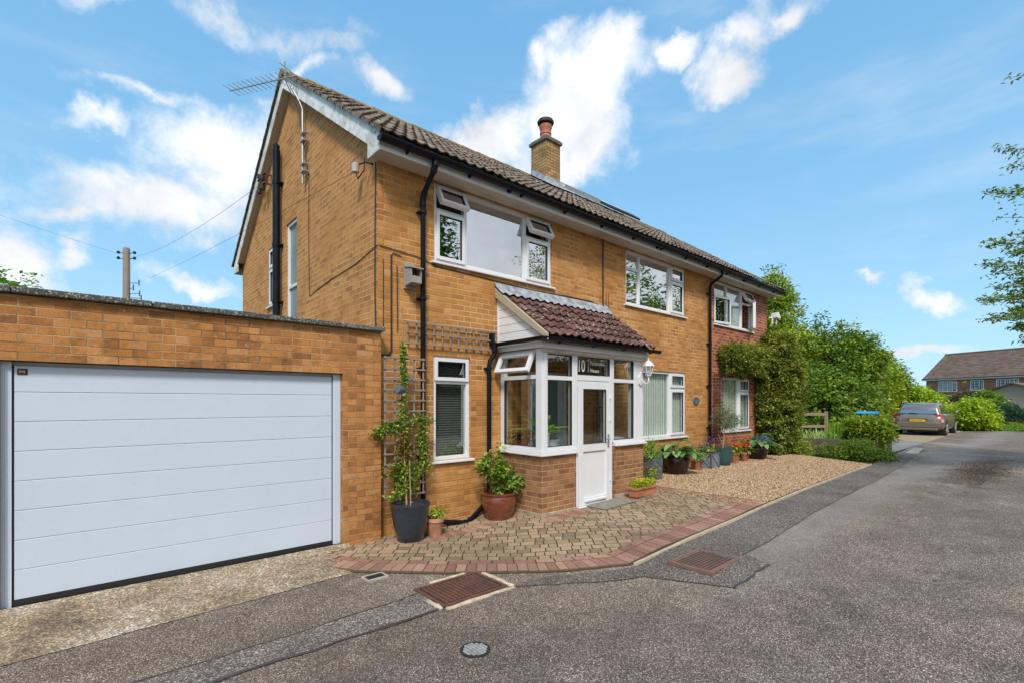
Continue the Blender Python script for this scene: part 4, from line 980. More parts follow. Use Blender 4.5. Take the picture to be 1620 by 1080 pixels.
text('Pembroke', 5.80, 2.275, .085, M['letter'], porch, TL, xs=.95); text('House', 5.80, 2.165, .085, M['letter'], porch, TL, xs=.95)
b = MB(TL); b.box(5.757, 5.761, 0, .002, 2.165, 2.35); b.build('lettering', M['letter'], porch)
# siding triangle: overlapping boards
b = MB(); z = 2.60; top = 3.36; y0 = 4.70
while z < top-.02:
    z1 = min(z+.118, top)
    ya = y0+(z-2.6)/(top-2.6)*(W0-y0); yb = y0+(z1-2.6)/(top-2.6)*(W0-y0)
    b.add([(4.670, ya, z+.005), (4.670, W0-.002, z+.005), (4.674, W0-.002, z1), (4.674, yb, z1), (4.70, ya, z+.004), (4.70, W0-.002, z+.004), (4.70, W0-.002, z1), (4.70, yb, z1)],
          [(0, 1, 2, 3), (4, 7, 6, 5), (0, 4, 5, 1), (2, 6, 7, 3), (0, 3, 7, 4), (1, 5, 6, 2)]); z += .118
b.box(4.66, 4.685, W0-.03, W0-.003, 2.6, 3.40)
b.build('cladding', M['white'], porch)
# roof
e = (4.585, 2.60); tp = (W0, 3.385); L = math.hypot(tp[0]-e[0], tp[1]-e[1]); s_ = ((tp[0]-e[0])/L, (tp[1]-e[1])/L); nn = (-s_[1], s_[0])
b = MB(); b.prism([(4.62, 2.59), (W0-.003, 3.36), (W0-.003, 3.31), (4.66, 2.59)], lambda p, d: (d, p[0], p[1]), 4.70, 7.20)
b.prism([(4.66, 2.587), (W0-.004, 3.31), (W0-.004, 2.587)], lambda p, d: (d, p[0], p[1]), 7.14, 7.17)
tiles(b, None, 4.65, 7.25, e, s_, L-.12, nn, gauge=.225, tw=.325, rolls=2, amp=.034, lift=.034, seg=7, jit=.007)
pr_ = b.build('roof', M['tile_red'], porch, recalc=False)
b = MB(); nz = .0
b.prism([(e[0]-.03, e[1]-.06), (e[0]-.03, e[1]+.03), (W0-.003, tp[1]+.03), (W0-.003, tp[1]-.11)], lambda p, d: (d, p[0], p[1]), 4.615, 4.66); b.build('bargeboard', M['barge'], pr_, bevel=.006)
b = MB(); n = 60
for i in range(n):
    xa, xb = 4.60+2.74*i/n, 4.60+2.74*(i+1)/n; h = lambda x: .05+.018*math.cos(2*math.pi*(x-4.65)/.1625)
    pt = lambda x, d, hh: (x, tp[0]-s_[0]*d+nn[0]*hh, tp[1]-s_[1]*d+nn[1]*hh)
    b.add([(xa, W0-.004, 3.50), (xb, W0-.004, 3.50), pt(xb, .05, .06), pt(xa, .05, .06), pt(xb, .22, h(xb)+.01), pt(xa, .22, h(xa)+.01)], [(0, 1, 2, 3), (3, 2, 4, 5)])
b.build('flashing', M['lead'], pr_, smooth=True, recalc=False)
b = MB(); gutter(b, (4.60, 4.60, 2.585), (7.42, 4.60, 2.585), .05)
gutter(b, (4.585, 4.56, 2.583), (4.585, 5.60, 2.575), .05, out=(-1, 0))
gg = b.build('gutter', M['black'], porch, smooth=40)
for x in (4.95, 5.7, 6.45, 7.2): b = MB(); bracket(b, x, 4.60, 2.585, .056); b.build('gutter_bracket', M['black'], gg, smooth=40)
b = MB(); x = 4.54
b.tube([(x, 5.56, 2.56), (x, 5.56, 2.45)], .042, 12).tube([(x+.02, 5.55, 2.50), (x, 5.57, 2.40), (4.47, 5.585, 2.31), (4.46, 5.59, 2.22), (4.46, 5.59, .30)], .034, 12); clips(b, 4.46, 5.59, (2.2, .9))
b.box(4.50, 4.56, 5.58, 5.64, 2.55, 2.72)
b.tube([(4.46, 5.59, .32), (4.40, 5.57, .24), (3.99, 5.44, .05), (3.93, 5.43, .04), (3.42, 5.50, .13), (3.30, 5.52, .14)], .036, 12).tube([(4.03, 5.45, .07), (3.97, 5.43, .04), (3.90, 5.435, .045)], .046, 12).tube([(3.50, 5.49, .115), (3.42, 5.50, .13)], .045, 12)
b.build('downpipe', M['black'], porch, smooth=40)
# inner door in the house wall, seen through the glass
b = MB(); b.box(5.30, 5.36, 5.655, 5.75, .16, 2.2).box(6.16, 6.22, 5.655, 5.75, .16, 2.2).box(5.36, 6.16, 5.655, 5.75, 2.14, 2.2).box(5.36, 5.46, 5.70, 5.745, .16, 2.14).box(6.06, 6.16, 5.70, 5.745, .16, 2.14).box(5.46, 6.06, 5.70, 5.745, .16, .35).box(5.46, 6.06, 5.70, 5.745, 1.1, 1.2)
idr = b.build('inner_door', M['white'], house, bevel=.004)
b = MB(); b.box(5.46, 6.06, 5.72, 5.73, .35, 1.1).box(5.46, 6.06, 5.72, 5.73, 1.2, 2.14); b.build('glass', M['obscured'], idr)

# ------------------------------------------------------------------ garage
gar = thing('garage', 'flat roofed brick garage with a wide pale ribbed door and lichen covered coping', 'garage', (.8, 5.5, 0))
wall_poly('wall', [(-4, -.1), (2.70, -.1), (2.70, 2.555), (-4, 2.555)], [(-.53, 2.225, -.09, 2.035)], FR(5.5), .22, M['brick_garage'], gar)
b = MB(); b.box(-4, 2.70, 11.0, 11.2, -.1, 2.5).box(-4, -3.8, 5.73, 10.99, -.1, 2.5).box(2.52, 2.70, 5.725, 10.99, -.1, 2.5); b.build('side_wall', M['brick_garage'], gar)
b = MB(); b.box(-3.8, 2.51, 5.73, 10.99, 2.3, 2.42); b.build('roof', M['dark_interior'], gar)
b = MB(); x = -4.05; rr = random.Random(4)
while x < 2.7:
    x1 = min(x+.9, 2.74); dz = rr.uniform(-.003, .003); b.box(x, x1-.006, 5.44, 5.80, 2.560+dz, 2.612+dz, rr.random()); x += .9
cp = b.build('coping', M['coping'], gar, bevel=.008)
b = MB(); b.box(-.53, -.455, 5.56, 5.66, .05, 2.03).box(2.135, 2.222, 5.56, 5.66, .06, 2.03).box(-.455, 2.135, 5.60, 5.66, 2.0, 2.03)
for x in (-.515, -.49): b.box(x, x+.008, 5.553, 5.56, .06, 2.03)
b.build('door_frame', M['garage_white'], gar, bevel=.004)
b = MB(); zs = [.105, .345, .585, .825, 1.065, 1.305, 1.545, 1.785, 2.0]
for z0, z1 in zip(zs, zs[1:]):
    b.prism([(5.575, z0+.004), (5.575, z1-.005), (5.581, z1-.001), (5.62, z1-.001), (5.62, z0), (5.581, z0)], lambda p, d: (d, p[0], p[1]), -.442, 2.122)
gd = b.build('garage_door', M['garage_white'], gar, bevel=.0015)
b = MB(); b.box(-.442, 2.122, 5.59, 5.61, .10, 2.0).box(-.455, -.4425, 5.58, 5.62, .06, 2.0).box(2.1225, 2.135, 5.58, 5.62, .06, 2.0).box(-.45, 2.13, 5.568, 5.62, .058, .103); b.build('rubber_seal', M['rubber'], gd)
b = MB(); b.box(-.425, -.365, 5.5695, 5.5745, 1.925, 1.975); bo = b.build('badge', plain('badge_black', (.03, .025, .02), .4), gd, bevel=.002)
b = MB(FR(5.5692))
mb_ = [(-.415, .006), (-.40, .0), (-.395, -.008), (-.385, .004)]
b.prism([(-.415, 1.938), (-.408, 1.938), (-.408, 1.950), (-.398, 1.944), (-.388, 1.950), (-.388, 1.938), (-.381, 1.938), (-.381, 1.962), (-.388, 1.962), (-.398, 1.955), (-.408, 1.962), (-.415, 1.962)], lambda p, d: (p[0], d, p[1]), 0, .0015); b.build('emblem', plain('gold_emblem', (.55, .33, .08), .4), bo)
b = MB(); b.box(-.6, 2.3, 5.51, 5.70, 2.036, 2.050); b.build('lintel', M['black_matt'], gar)

# ------------------------------------------------------------------ trellises and things on the walls
def trellis(label, xs, zs, y, mat, group=None, w=.022, base=None):
    t = thing('trellis', label, 'trellis', (xs[0], y, zs[0]), group)
    for x in xs: b = MB(); b.box(x-w/2, x+w/2, y-.012, y, zs[0]-.02, zs[-1]+.02); b.build('upright', mat, t, bevel=.002)
    for z in zs: b = MB(); b.box(xs[0]-.02, xs[-1]+.02, y-.026, y-.0125, z-w/2, z+w/2); b.build('crossbar', mat, t, bevel=.002)
    return t
lin = lambda a, b_, n: [a+(b_-a)*i/(n-1) for i in range(n)]
trellis('tall weathered wooden trellis behind the slate blue pot', lin(2.735, 3.27, 5), lin(.54, 2.25, 14), 5.47, M['grey_wood'])
trellis('long low weathered trellis fixed above the narrow window', lin(3.13, 4.60, 12), [2.47, 2.61, 2.74], 5.625, M['grey_wood'])
trellis('dark brown trellis on the red brick beside the black downpipe', lin(11.47, 11.88, 4), lin(.88, 2.38, 10), 5.60, M['brown_wood'], w=.03)
t = thing('nest_box', 'weathered open fronted wooden bird box on the front wall', 'bird box', (3.17, 5.65, 3.2))
b = MB(); b.box(3.085, 3.245, 5.615, 5.648, 3.17, 3.50); b.build('back_plate', M['box_wood'], t, bevel=.003)
b = MB(); b.prism([(5.45, 3.22), (5.614, 3.20), (5.614, 3.44), (5.45, 3.40)], lambda p, d: (d, p[0], p[1]), 3.09, 3.102).prism([(5.45, 3.22), (5.614, 3.20), (5.614, 3.44), (5.45, 3.40)], lambda p, d: (d, p[0], p[1]), 3.228, 3.24)
b.box(3.103, 3.227, 5.452, 5.466, 3.222, 3.31).box(3.103, 3.227, 5.467, 5.613, 3.215, 3.229); b.build('box', M['box_wood'], t, bevel=.002)
b = MB(); b.prism([(5.425, 3.40), (5.614, 3.445), (5.614, 3.46), (5.425, 3.415)], lambda p, d: (d, p[0], p[1]), 3.078, 3.252); b.build('lid', M['box_wood'], t, bevel=.002)
t = thing('solar_light', 'small dark solar security light clipped to the tall trellis', 'light', (2.93, 5.42, 1.85))
b = MB(); b.tube([(2.84, 5.33, 1.86), (2.94, 5.39, 1.86)], .048, 18).tube([(2.82, 5.318, 1.86), (2.84, 5.33, 1.86)], [.04, .048], 18); b.build('lamp_head', M['pot_grey'], t, smooth=40)
b = MB(); b.lathe([(.0, -.03), (.022, -.02), (.026, 0), (.0, .01)], (2.93, 5.36, 1.805), 14); b.build('sensor', M['white'], t, smooth=True)
b = MB(); b.tube([(2.94, 5.38, 1.88), (3.0, 5.39, 1.97)], .008, 6).add([(2.97, 5.33, 1.94), (3.08, 5.36, 2.03), (3.07, 5.42, 2.04), (2.96, 5.39, 1.95), (2.97, 5.33, 1.93), (3.08, 5.36, 2.02), (3.07, 5.42, 2.03), (2.96, 5.39, 1.94)], [(0, 1, 2, 3), (4, 5, 6, 7), (0, 1, 5, 4), (1, 2, 6, 5), (2, 3, 7, 6), (3, 0, 4, 7)]); b.build('photovoltaic_cell', M['pot_grey'], t)
# lantern on the porch post
t = thing('wall_lantern', 'white six sided lantern on a curled bracket at the right corner of the porch', 'lantern', (7.1, 4.75, 2.1))
lc = (7.10, 4.60, 2.14)
b = MB(); b.prism([(7.02, 2.02), (7.08, 1.98), (7.14, 2.02), (7.155, 2.12), (7.08, 2.22), (7.01, 2.12)], lambda p, d: (p[0], d, p[1]), 4.725, 4.745); b.build('backplate', M['white'], t, bevel=.004)
b = MB(); b.tube([(7.08, 4.73, 2.10), (7.08, 4.66, 2.03), (7.09, 4.60, 2.02), (7.10, 4.595, 2.07), (7.10, 4.60, 2.13)], .009, 8); b.build('arm', M['white'], t, smooth=True)
b = MB(); b.lathe([(.028, .0), (.032, .012), (.034, .02)], lc, 6).lathe([(.092, .165), (.094, .175), (.055, .235), (.03, .26), (.012, .268), (.016, .29), (.004, .305)], lc, 6)
for k in range(6):
    a = math.pi/3*k; b.tube([(lc[0]+.036*math.cos(a), lc[1]+.036*math.sin(a), lc[2]+.01), (lc[0]+.078*math.cos(a), lc[1]+.078*math.sin(a), lc[2]+.17)], .0065, 5)
b.build('cage', M['white'], t)
b = MB(); b.lathe([(.033, .02), (.072, .165)], lc, 6); b.build('glass', glass('lantern_glass', .1), t, recalc=False)
b = MB(); b.lathe([(0, .02), (.02, .03), (.028, .09), (.015, .12), (0, .125)], lc, 12); b.build('bulb', M['white'], t, smooth=True)
# oval sign on the wall
t = thing('house_sign', 'small oval slate grey plaque on the gold brick right of the ground floor window', 'sign', (10.68, 5.64, 1.73))
b = MB(FR(5.648)); n = 28
for (rx, rz_, d0, d1, q) in ((.125, .095, .0, .016, 0),): b.prism([(10.68+rx*math.cos(2*math.pi*i/n), 1.73+rz_*math.sin(2*math.pi*i/n)) for i in range(n)], lambda p, d: (p[0], d, p[1]), d0, d1)
b.build('plate', plain('slate_plate', (.06, .07, .09), .4), t, bevel=.003)
b = MB(FR(5.6318)); b.prism([(10.67+.085*math.cos(2*math.pi*i/n), 1.725+.058*math.sin(2*math.pi*i/n)) for i in range(n)], lambda p, d: (p[0], d, p[1]), 0, .003); b.build('face', plain('slate_face', (.16, .22, .30), .3, .3), t)
# floodlight at the far corner
t = thing('floodlight', 'white security floodlight on the far corner of the red brick wall', 'light', (14.82, 5.6, 4.1))
b = MB(); b.tube([(14.80, 5.60, 4.12), (14.92, 5.50, 4.16)], .02, 8); b.build('bracket', M['white'], t)
b = MB(); b.prism([(14.84, 4.12), (15.02, 4.10), (15.10, 4.16), (14.94, 4.27), (14.85, 4.26)], lambda p, d: (p[0], d, p[1]), 5.38, 5.56); b.build('lamp_housing', M['white'], t, bevel=.01)
b = MB(); b.box(14.93, 14.96, 5.44, 5.47, 3.93, 4.12).box(14.83, 14.86, 5.50, 5.54, 3.93, 4.12); b.build('sensor', M['white'], t, bevel=.008)
# telephone drop wire fitting on gable
t = thing('cable_clamp', 'grey cable insulator hooked under the eaves corner', 'insulator', (2.7, 6.0, 4.75))
b = MB(); b.tube([(2.74, 5.78, 4.72), (2.64, 5.80, 4.72), (2.58, 5.86, 4.70)], .012, 8).tube([(2.62, 5.80, 4.78), (2.62, 5.80, 4.62), (2.60, 5.95, 4.55), (2.60, 6.0, 4.64)], .008, 6); b.build('hook', M['black_matt'], t)
b = MB(); b.lathe([(.02, -.07), (.045, -.06), (.05, .04), (.03, .06), (0, .065)], (2.60, 6.02, 4.72), 16); b.build('insulator', plain('grey_porcelain', (.42, .40, .36), .4), t, smooth=40)
t = thing('wire_bracket', 'rusty bracket with dark insulators high on the gable beside the vent pipe', 'bracket', (2.7, 10.3, 6.0))
b = MB(); b.box(2.58, 2.73, 10.25, 10.28, 5.95, 5.98).box(2.58, 2.73, 10.25, 10.28, 6.13, 6.16).box(2.57, 2.60, 10.2, 10.7, 5.95, 5.98).box(2.57, 2.60, 10.2, 10.7, 6.13, 6.16); b.build('arm', M['rust'], t)
for (y, z) in ((10.35, 5.90), (10.6, 5.90), (10.35, 6.08), (10.6, 6.20)):
    b = MB(); b.lathe([(.02, -.05), (.045, -.03), (.03, 0), (.045, .03), (.02, .05)], (2.585, y, z), 10); b.build('insulator', M['black_matt'], t, smooth=True)
# aerial
t = thing('tv_aerial', 'comb shaped television aerial on a cranked grey mast at the gable', 'aerial', (2.66, 8.23, 5.3))
b = MB(); b.tube([(2.655, 8.23, 5.28), (2.655, 8.23, 6.50), (2.62, 8.26, 6.62), (2.44, 8.36, 6.98), (2.42, 8.37, 7.02)], .017, 10).tube([(2.43, 8.36, 6.98), (2.40, 8.30, 7.20)], .014, 8); mst = b.build('mast', M['metal'], t, smooth=40)
for z in (5.45, 5.95):
    b = MB(); b.box(2.715, 2.728, 8.10, 8.13, z-.03, z+.17).box(2.64, 2.72, 8.105, 8.125, z, z+.02).box(2.64, 2.72, 8.105, 8.125, z+.12, z+.14).box(2.625, 2.69, 8.12, 8.27, z+.002, z+.018).box(2.625, 2.69, 8.12, 8.27, z+.122, z+.138); b.build('bracket', M['metal'], mst)
A0, A1 = Vector((2.47, 8.25, 6.96)), Vector((1.86, 9.55, 7.10))
b = MB(); b.tube([A0-(A1-A0)*.08, A1], .011, 6); bm_ = b.build('boom', M['metal'], t)
b = MB(); d = (A1-A0).normalized(); pd = Vector((d.y, -d.x, 0)).normalized()
for i in range(13):
    p = A0.lerp(A1, (i+.5)/13); b.tube([p-pd*.16, p+pd*.16], .0055, 5)
for k in (-.09, 0, .09): b.tube([A0+Vector((0, 0, k))-pd*.22, A0+Vector((0, 0, k))+pd*.22], .006, 5)
b.build('elements', M['metal'], t)
b = MB(); b.tube([A0+d*.12-Vector((0, 0, .02)), (2.60, 8.28, 6.5), (2.66, 8.26, 6.15), (2.72, 8.15, 5.4)], .006, 5); b.build('lead_cable', M['black_matt'], t)
# solar collectors near the ridge
def slopept(x, y, h): return (x, y+(-sz)*h, zr(y)+sy*h)
t = thing('solar_collector', 'long white framed solar panel lying along the ridge behind the chimney', 'solar collector', (9.4, 8.8, 7.3), 'solar collectors on the roof')
b = MB(); b.prism([(8.55, .04), (8.55, .13), (9.02, .13), (9.02, .04)], lambda p, d: slopept(d, p[0], p[1]), 9.28, 10.75); b.build('frame', M['white'], t)
b = MB(); b.prism([(8.60, .131), (8.60, .137), (8.98, .137), (8.98, .131)], lambda p, d: slopept(d, p[0], p[1]), 9.33, 10.70); b.build('glass', M['pot_grey'], t)
t = thing('solar_collector', 'tube type collector with a row of dark studs towards the far end', 'solar collector', (10.8, 8.8, 7.3), 'solar collectors on the roof')
b = MB(); b.prism([(8.62, .04), (8.62, .12), (8.98, .12), (8.98, .04)], lambda p, d: slopept(d, p[0], p[1]), 10.8, 12.4); b.build('manifold', M['white'], t)
b = MB()
for i in range(14):
    x = 10.86+i*.11; b.tube([slopept(x, 8.30, .07), slopept(x, 8.62, .09)], .028, 8)
b.build('tube', M['black_matt'], t)

# ------------------------------------------------------------------ pots and plants
def potprof(kind, r, h):
    if kind == 'slate': return [(r*.60, 0), (r*.66, .02), (r*.88, h*.5), (r*.97, h*.85), (r, h*.93), (r*1.03, h*.97), (r*1.02, h), (r*.92, h), (r*.90, h*.93), (r*.86, h*.9), (0, h*.9)]
    if kind == 'belly': return [(r*.62, 0), (r*.70, .02), (r*.90, h*.35), (r*1.0, h*.65), (r*.98, h*.82), (r*.93, h*.9), (r*1.02, h*.94), (r*1.03, h), (r*.92, h), (r*.88, h*.9), (0, h*.88)]
    if kind == 'taper': return [(r*.72, 0), (r*.76, .01), (r*.86, h*.3), (r*.865, h*.32), (r*.93, h*.62), (r*.94, h*.65), (r, h*.95), (r*1.02, h), (r*.93, h), (r*.9, h*.92), (0, h*.9)]
    return [(r*.66, 0), (r*.68, .008), (r*.88, h*.78), (r*.90, h*.8), (r*1.0, h*.81), (r*1.0, h), (r*.9, h), (r*.87, h*.9), (0, h*.88)]
def potted(label, cat, c, kind, r, h, mat, group=None, dz=0):
    z = gz(c[0])+.022+dz; t = thing('potted_plant', label, cat, (c[0], c[1], z), group)
    if kind == 'square':
        b = MB(); r2 = r*.92; v = []
        for rr, zz in ((r2, 0), (r, h), (r*.9, h), (r*.88, h*.9)):
            v += [(c[0]-rr, c[1]-rr, z+zz), (c[0]+rr, c[1]-rr, z+zz), (c[0]+rr, c[1]+rr, z+zz), (c[0]-rr, c[1]+rr, z+zz)]
        fs = [(0, 1, 2, 3), (12, 13, 14, 15)]
        for q in range(3): fs += [(q*4+i, q*4+(i+1) % 4, q*4+4+(i+1) % 4, q*4+4+i) for i in range(4)]
        b.add(v, fs); p = b.build('pot', mat, t, bevel=.006)
        b = MB(); b.box(c[0]-r*.85, c[0]+r*.85, c[1]-r*.85, c[1]+r*.85, z+h*.85, z+h*.915); b.build('soil', M['soil'], t)
    else:
        pf = potprof(kind, r, h); b = MB(); b.lathe(pf, (c[0], c[1], z), 40); p = b.build('pot', mat, t, smooth=40)
        b = MB(); b.lathe([(0, h*.885), (r*.86, h*.885), (r*.8, h*.92), (r*.4, h*.935), (0, h*.93)], (c[0], c[1], z), 24); b.build('soil', M['soil'], t)
    return t, z+h*.93, p
def gauss(c, s, n, seed):
    g_ = np.random.default_rng(seed); return np.array(c)+g_.normal(size=(n, 3))*np.array(s)
def flowers(t, name, mat, c, s, n, size, seed, upper=True):
    P = gauss(c, s, n, seed); P = np.repeat(P, 5, 0); g_ = np.random.default_rng(seed+1); a = np.tile(np.arange(5)*1.2566, n)
    D = np.stack([np.cos(a), np.sin(a), .25+0*a], 1)
    return leafmesh(name, P, size, mat, t, seed, up=1.2, aspect=.8, dirs=D*3)
# big leafed blade: curved strip
def blade(mb, p0, d, L, w, droop, n=5, r=.5, cup=.25, shape='oval'):
    p0 = Vector(p0); d = Vector(d).normalized(); side = d.cross(Vector((0, 0, 1))); side = side.normalized() if side.length > .01 else Vector((1, 0, 0))
    vs = []; p = p0.copy(); dd = d.copy()
    for i in range(n+1):
        t = i/n; ww = w*(math.sin(math.pi*min(1, t*.93+.05))**.8 if shape == 'oval' else (1-t)**.6)
        up_ = side.cross(dd).normalized()
        vs += [p-side*ww/2+up_*ww*cup, p, p+side*ww/2+up_*ww*cup]
        p = p+dd*(L/n); dd = (dd+Vector((0, 0, -droop/n))).normalized()
    fs = []
    for i in range(n):
        a, b = i*3, i*3+3; fs += [(a, a+1, b+1, b), (a+1, a+2, b+2, b+1)]
    mb.add(vs, fs, r)
def hosta(t, c, z, spread, n, seed, leafL=.2, w=.13, mat='leaf_hosta', h=.2):
    rr = random.Random(seed); b = MB(); st = MB()
    for i in range(n):
        a = rr.uniform(0, 6.28); q = math.sqrt(rr.random()); L = leafL*rr.uniform(.75, 1.2); el = rr.uniform(.1, .7)*(1.2-q)
        o_ = Vector((c[0]+math.cos(a)*q*spread, c[1]+math.sin(a)*q*spread, z+h*(1.1-q)*rr.uniform(.6, 1.2)))
        st.tube([(c[0], c[1], z-.03), tuple((Vector((c[0], c[1], z))+o_)/2+Vector((0, 0, .05))), tuple(o_)], .005, 4)
        blade(b, o_, (math.cos(a), math.sin(a), el), L, w*rr.uniform(.8, 1.15), rr.uniform(.8, 1.6), 6, rr.random())
    st.build('stems', M['leaf_mid'], t); return b.build('leaves', M[mat], t, smooth=True, recalc=False)

# 1 slate blue pot with the climber
t, z, _ = potted('large slate blue glazed pot with a climber reaching up the tall trellis', 'potted plant', (2.96, 5.25), 'slate', .235, .47, M['glaze_slate'], dz=-.01)
b = MB(); cx, cy = 2.94, 5.30
b.tube([(cx, cy, z-.02), (cx-.01, 5.34, 1.0), (cx+.02, 5.40, 1.7), (cx+.03, 5.43, 2.3)], [.012, .010, .007, .003], 6)
for (x1, z0, z1) in ((2.62, 1.35, 1.50), (2.56, 1.3, 1.38), (3.30, 1.4, 1.52), (3.27, 1.0, 1.1), (3.38, 1.45, 1.48), (3.24, .8, .85), (2.8, .75, .85)):
    b.tube([(cx, 5.38, z0), ((cx+x1)/2, 5.40, (z0+z1)/2+.04), (x1, 5.42, z1)], [.006, .005, .002], 5)
b.tube([(cx+.01, 5.22, z-.02), (cx+.005, 5.24, 1.0)], .006, 6); b.build('stem', M['cane'], t)
segs = [((cx, 5.38, .62), (cx, 5.38, 2.42), 1050, .040), ((cx-.01, 5.36, .60), (cx+.02, 5.36, .95), 620, .075), ((2.60, 5.42, 1.36), (3.28, 5.42, 1.50), 430, .035), ((2.56, 5.42, 1.30), (2.9, 5.40, 1.42), 300, .035), ((3.20, 5.40, 1.5), (3.27, 5.40, .80), 430, .045), ((2.80, 5.38, .80), (3.16, 5.38, .82), 280, .045), ((3.27, 5.40, 1.42), (3.42, 5.44, 1.46), 50, .015), ((2.68, 5.3, .56), (2.9, 5.3, .60), 90, .02)]
rg2 = np.random.default_rng(20); PP = []
for a, e_, n, s_g in segs:
    q = rg2.uniform(0, 1, n)[:, None]; taper = (1.05-.75*q) if n == 1050 else 1
    PP.append(np.array(a)*(1-q)+np.array(e_)*q+rg2.normal(size=(n, 3))*s_g*taper*np.array([1.1, .7, 1]))
PP = np.concatenate(PP); mid = (PP[:, 2] > .98) & (PP[:, 2] < 1.3) & (PP[:, 0] < 3.12)
leafmesh('leaves', PP[~mid], .045, M['leaf_fresh'], t, 21, up=.3, aspect=.5); 
bz = gauss((2.95, 5.36, 1.13), (.07, .04, .13), 420, 25); leafmesh('leaves', np.concatenate([PP[mid], bz, gauss((2.78, 5.36, .86), (.05, .03, .03), 110, 26)]), .042, M['leaf_bronze'], t, 22, up=.3, aspect=.5)['label'] = 'bronze tinted young leaves'
# 2 small terracotta
t, z, _ = potted('small plain terracotta pot of low yellow green succulent next to the slate blue pot', 'potted plant', (3.28, 5.20), 'rim', .118, .24, M['terracotta_pale'])
leafmesh('leaves', gauss((3.31, 5.20, z+.07), (.055, .045, .035), 330, 31), .032, M['leaf_yellow'], t, 31, aspect=.6)
# 3 large brown glazed pot
t, z, _ = potted('large round brown glazed pot of leafy shrub trained on wire hoops beside the porch', 'potted plant', (4.34, 5.22), 'belly', .235, .40, M['glaze_brown'], dz=-.03)
c = (4.34, 5.22)
b = MB()
for (a, dx) in ((-.20, .04), (-.13, .02), (.17, .0), (.22, -.02)):
    b.tube([(c[0]+a, c[1]-.06, z-.04), (c[0]+a*1.05, c[1]-.05, z+.45)], .0035, 5)
for (a0, a1, zt) in ((-.20, .17, .56), (-.13, .22, .52)):
    b.tube([(c[0]+a0*1.05, c[1]-.05, z+.4)]+[(c[0]+(a0+a1)/2+(a1-a0)/2*math.cos(math.pi*(1-k/10)), c[1]-.05, z+.4+(zt-.25)*math.sin(math.pi*k/10)*.7) for k in range(11)]+[(c[0]+a1, c[1]-.05, z+.4)], .0035, 5)
b.build('wire_hoop', M['rust'], t)
b = MB()
for (dx, dy, hh) in ((0, 0, .55), (-.12, 0, .45), (.08, -.05, .35), (-.05, .05, .6), (.18, 0, .25)): b.tube([(c[0]-.04, c[1], z-.03), (c[0]-.04+dx*.4, c[1]+dy, z+hh*.5), (c[0]+dx, c[1]+dy, z+hh)], [.010, .007, .004], 6)
b.build('stems', M['bark'], t)
BL = [(c[0]-.05, c[1], z+.36, .22, .17, .20), (c[0]-.16, c[1]-.02, z+.38, .15, .12, .14), (c[0]+.12, c[1]-.05, z+.15, .17, .14, .12), (c[0]-.02, c[1]-.04, z+.14, .12, .12, .10), (c[0]-.06, c[1], z+.62, .16, .08, .10), (c[0]+.20, c[1]-.02, z+.38, .06, .06, .1)]
P, r_, D = crown_pts(BL, 84, 8, .032, 33, .4); leafmesh('leaves', P, .085, M['leaf_fresh'], t, 33, up=.5, aspect=.5, rnd=r_, dirs=D)
# 4 trough
z0 = gz(6.8)+.03; t = thing('potted_plant', 'oblong terracotta trough of bright yellow flowers right of the door', 'potted plant', (6.78, 4.52, z0))
T = lambda p: (6.80+p[0], 4.52+p[1], z0+p[2])
b = MB(T); v = []; n_ = 4
for (hx, hy, zz) in ((.27, .07, 0), (.285, .08, .115), (.30, .095, .118), (.305, .10, .155), (.285, .08, .155), (.27, .07, .12)):
    v += [(-hx, -hy, zz), (hx, -hy, zz), (hx, hy, zz), (-hx, hy, zz)]
fs = [(0, 1, 2, 3), (20, 21, 22, 23)]
for q in range(5): fs += [(q*4+i, q*4+(i+1) % 4, q*4+4+(i+1) % 4, q*4+4+i) for i in range(4)]
b.add(v, fs); b.build('pot', M['terracotta'], t, bevel=.012)
P = np.concatenate([gauss((6.80+dx, 4.52, z0+.20), (.05, .045, .035), 300, 40+i) for i, dx in enumerate((-.2, -.1, 0, .1, .2))]); P[:, 2] = np.maximum(P[:, 2], z0+.14)
leafmesh('leaves', P, .026, M['leaf_lime'], t, 41, up=.6); flowers(t, 'flowers', M['pet_yellow'], (6.80, 4.50, z0+.26), (.13, .05, .02), 34, .017, 42)
# 5.. the row along the wall
t, z, _ = potted('small terracotta pot of yellow and red flowers at the right corner of the porch', 'potted plant', (7.38, 4.72), 'rim', .09, .18, M['terracotta'])
leafmesh('leaves', gauss((7.38, 4.72, z+.10), (.07, .06, .06), 330, 44), .04, M['leaf_mid'], t, 44); flowers(t, 'flowers', M['pet_yellow'], (7.40, 4.68, z+.15), (.08, .05, .04), 12, .024, 45); flowers(t, 'flowers', M['pet_red'], (7.27, 4.72, z+.20), (.04, .04, .06), 12, .02, 46)['label'] = 'red flowers'
t, z, _ = potted('square blue grey pot of bright green busy plant with red blooms beside the porch wall', 'potted plant', (8.12, 5.22), 'square', .17, .42, M['pot_grey'])
leafmesh('leaves', np.concatenate([gauss((8.12, 5.22, z+.12), (.11, .09, .08), 900, 47), gauss((8.08, 5.20, z+.26), (.08, .07, .06), 350, 48)]), .05, M['leaf_bright'], t, 47, up=.5, aspect=.32); flowers(t, 'flowers', M['pet_red'], (8.18, 5.12, z+.14), (.13, .04, .07), 14, .03, 49)
b = MB(); b.tube([(8.02, 5.2, z-.05), (8.03, 5.2, z+.85)], .004, 5); b.build('support_cane', M['cane'], t)
t, z, _ = potted('very large dark brown glazed pot of broad blue green hosta leaves', 'potted plant', (9.06, 5.22), 'belly', .27, .40, M['glaze_dark'])
hosta(t, (9.06, 5.2), z, .30, 52, 51, .25, .17, h=.24)
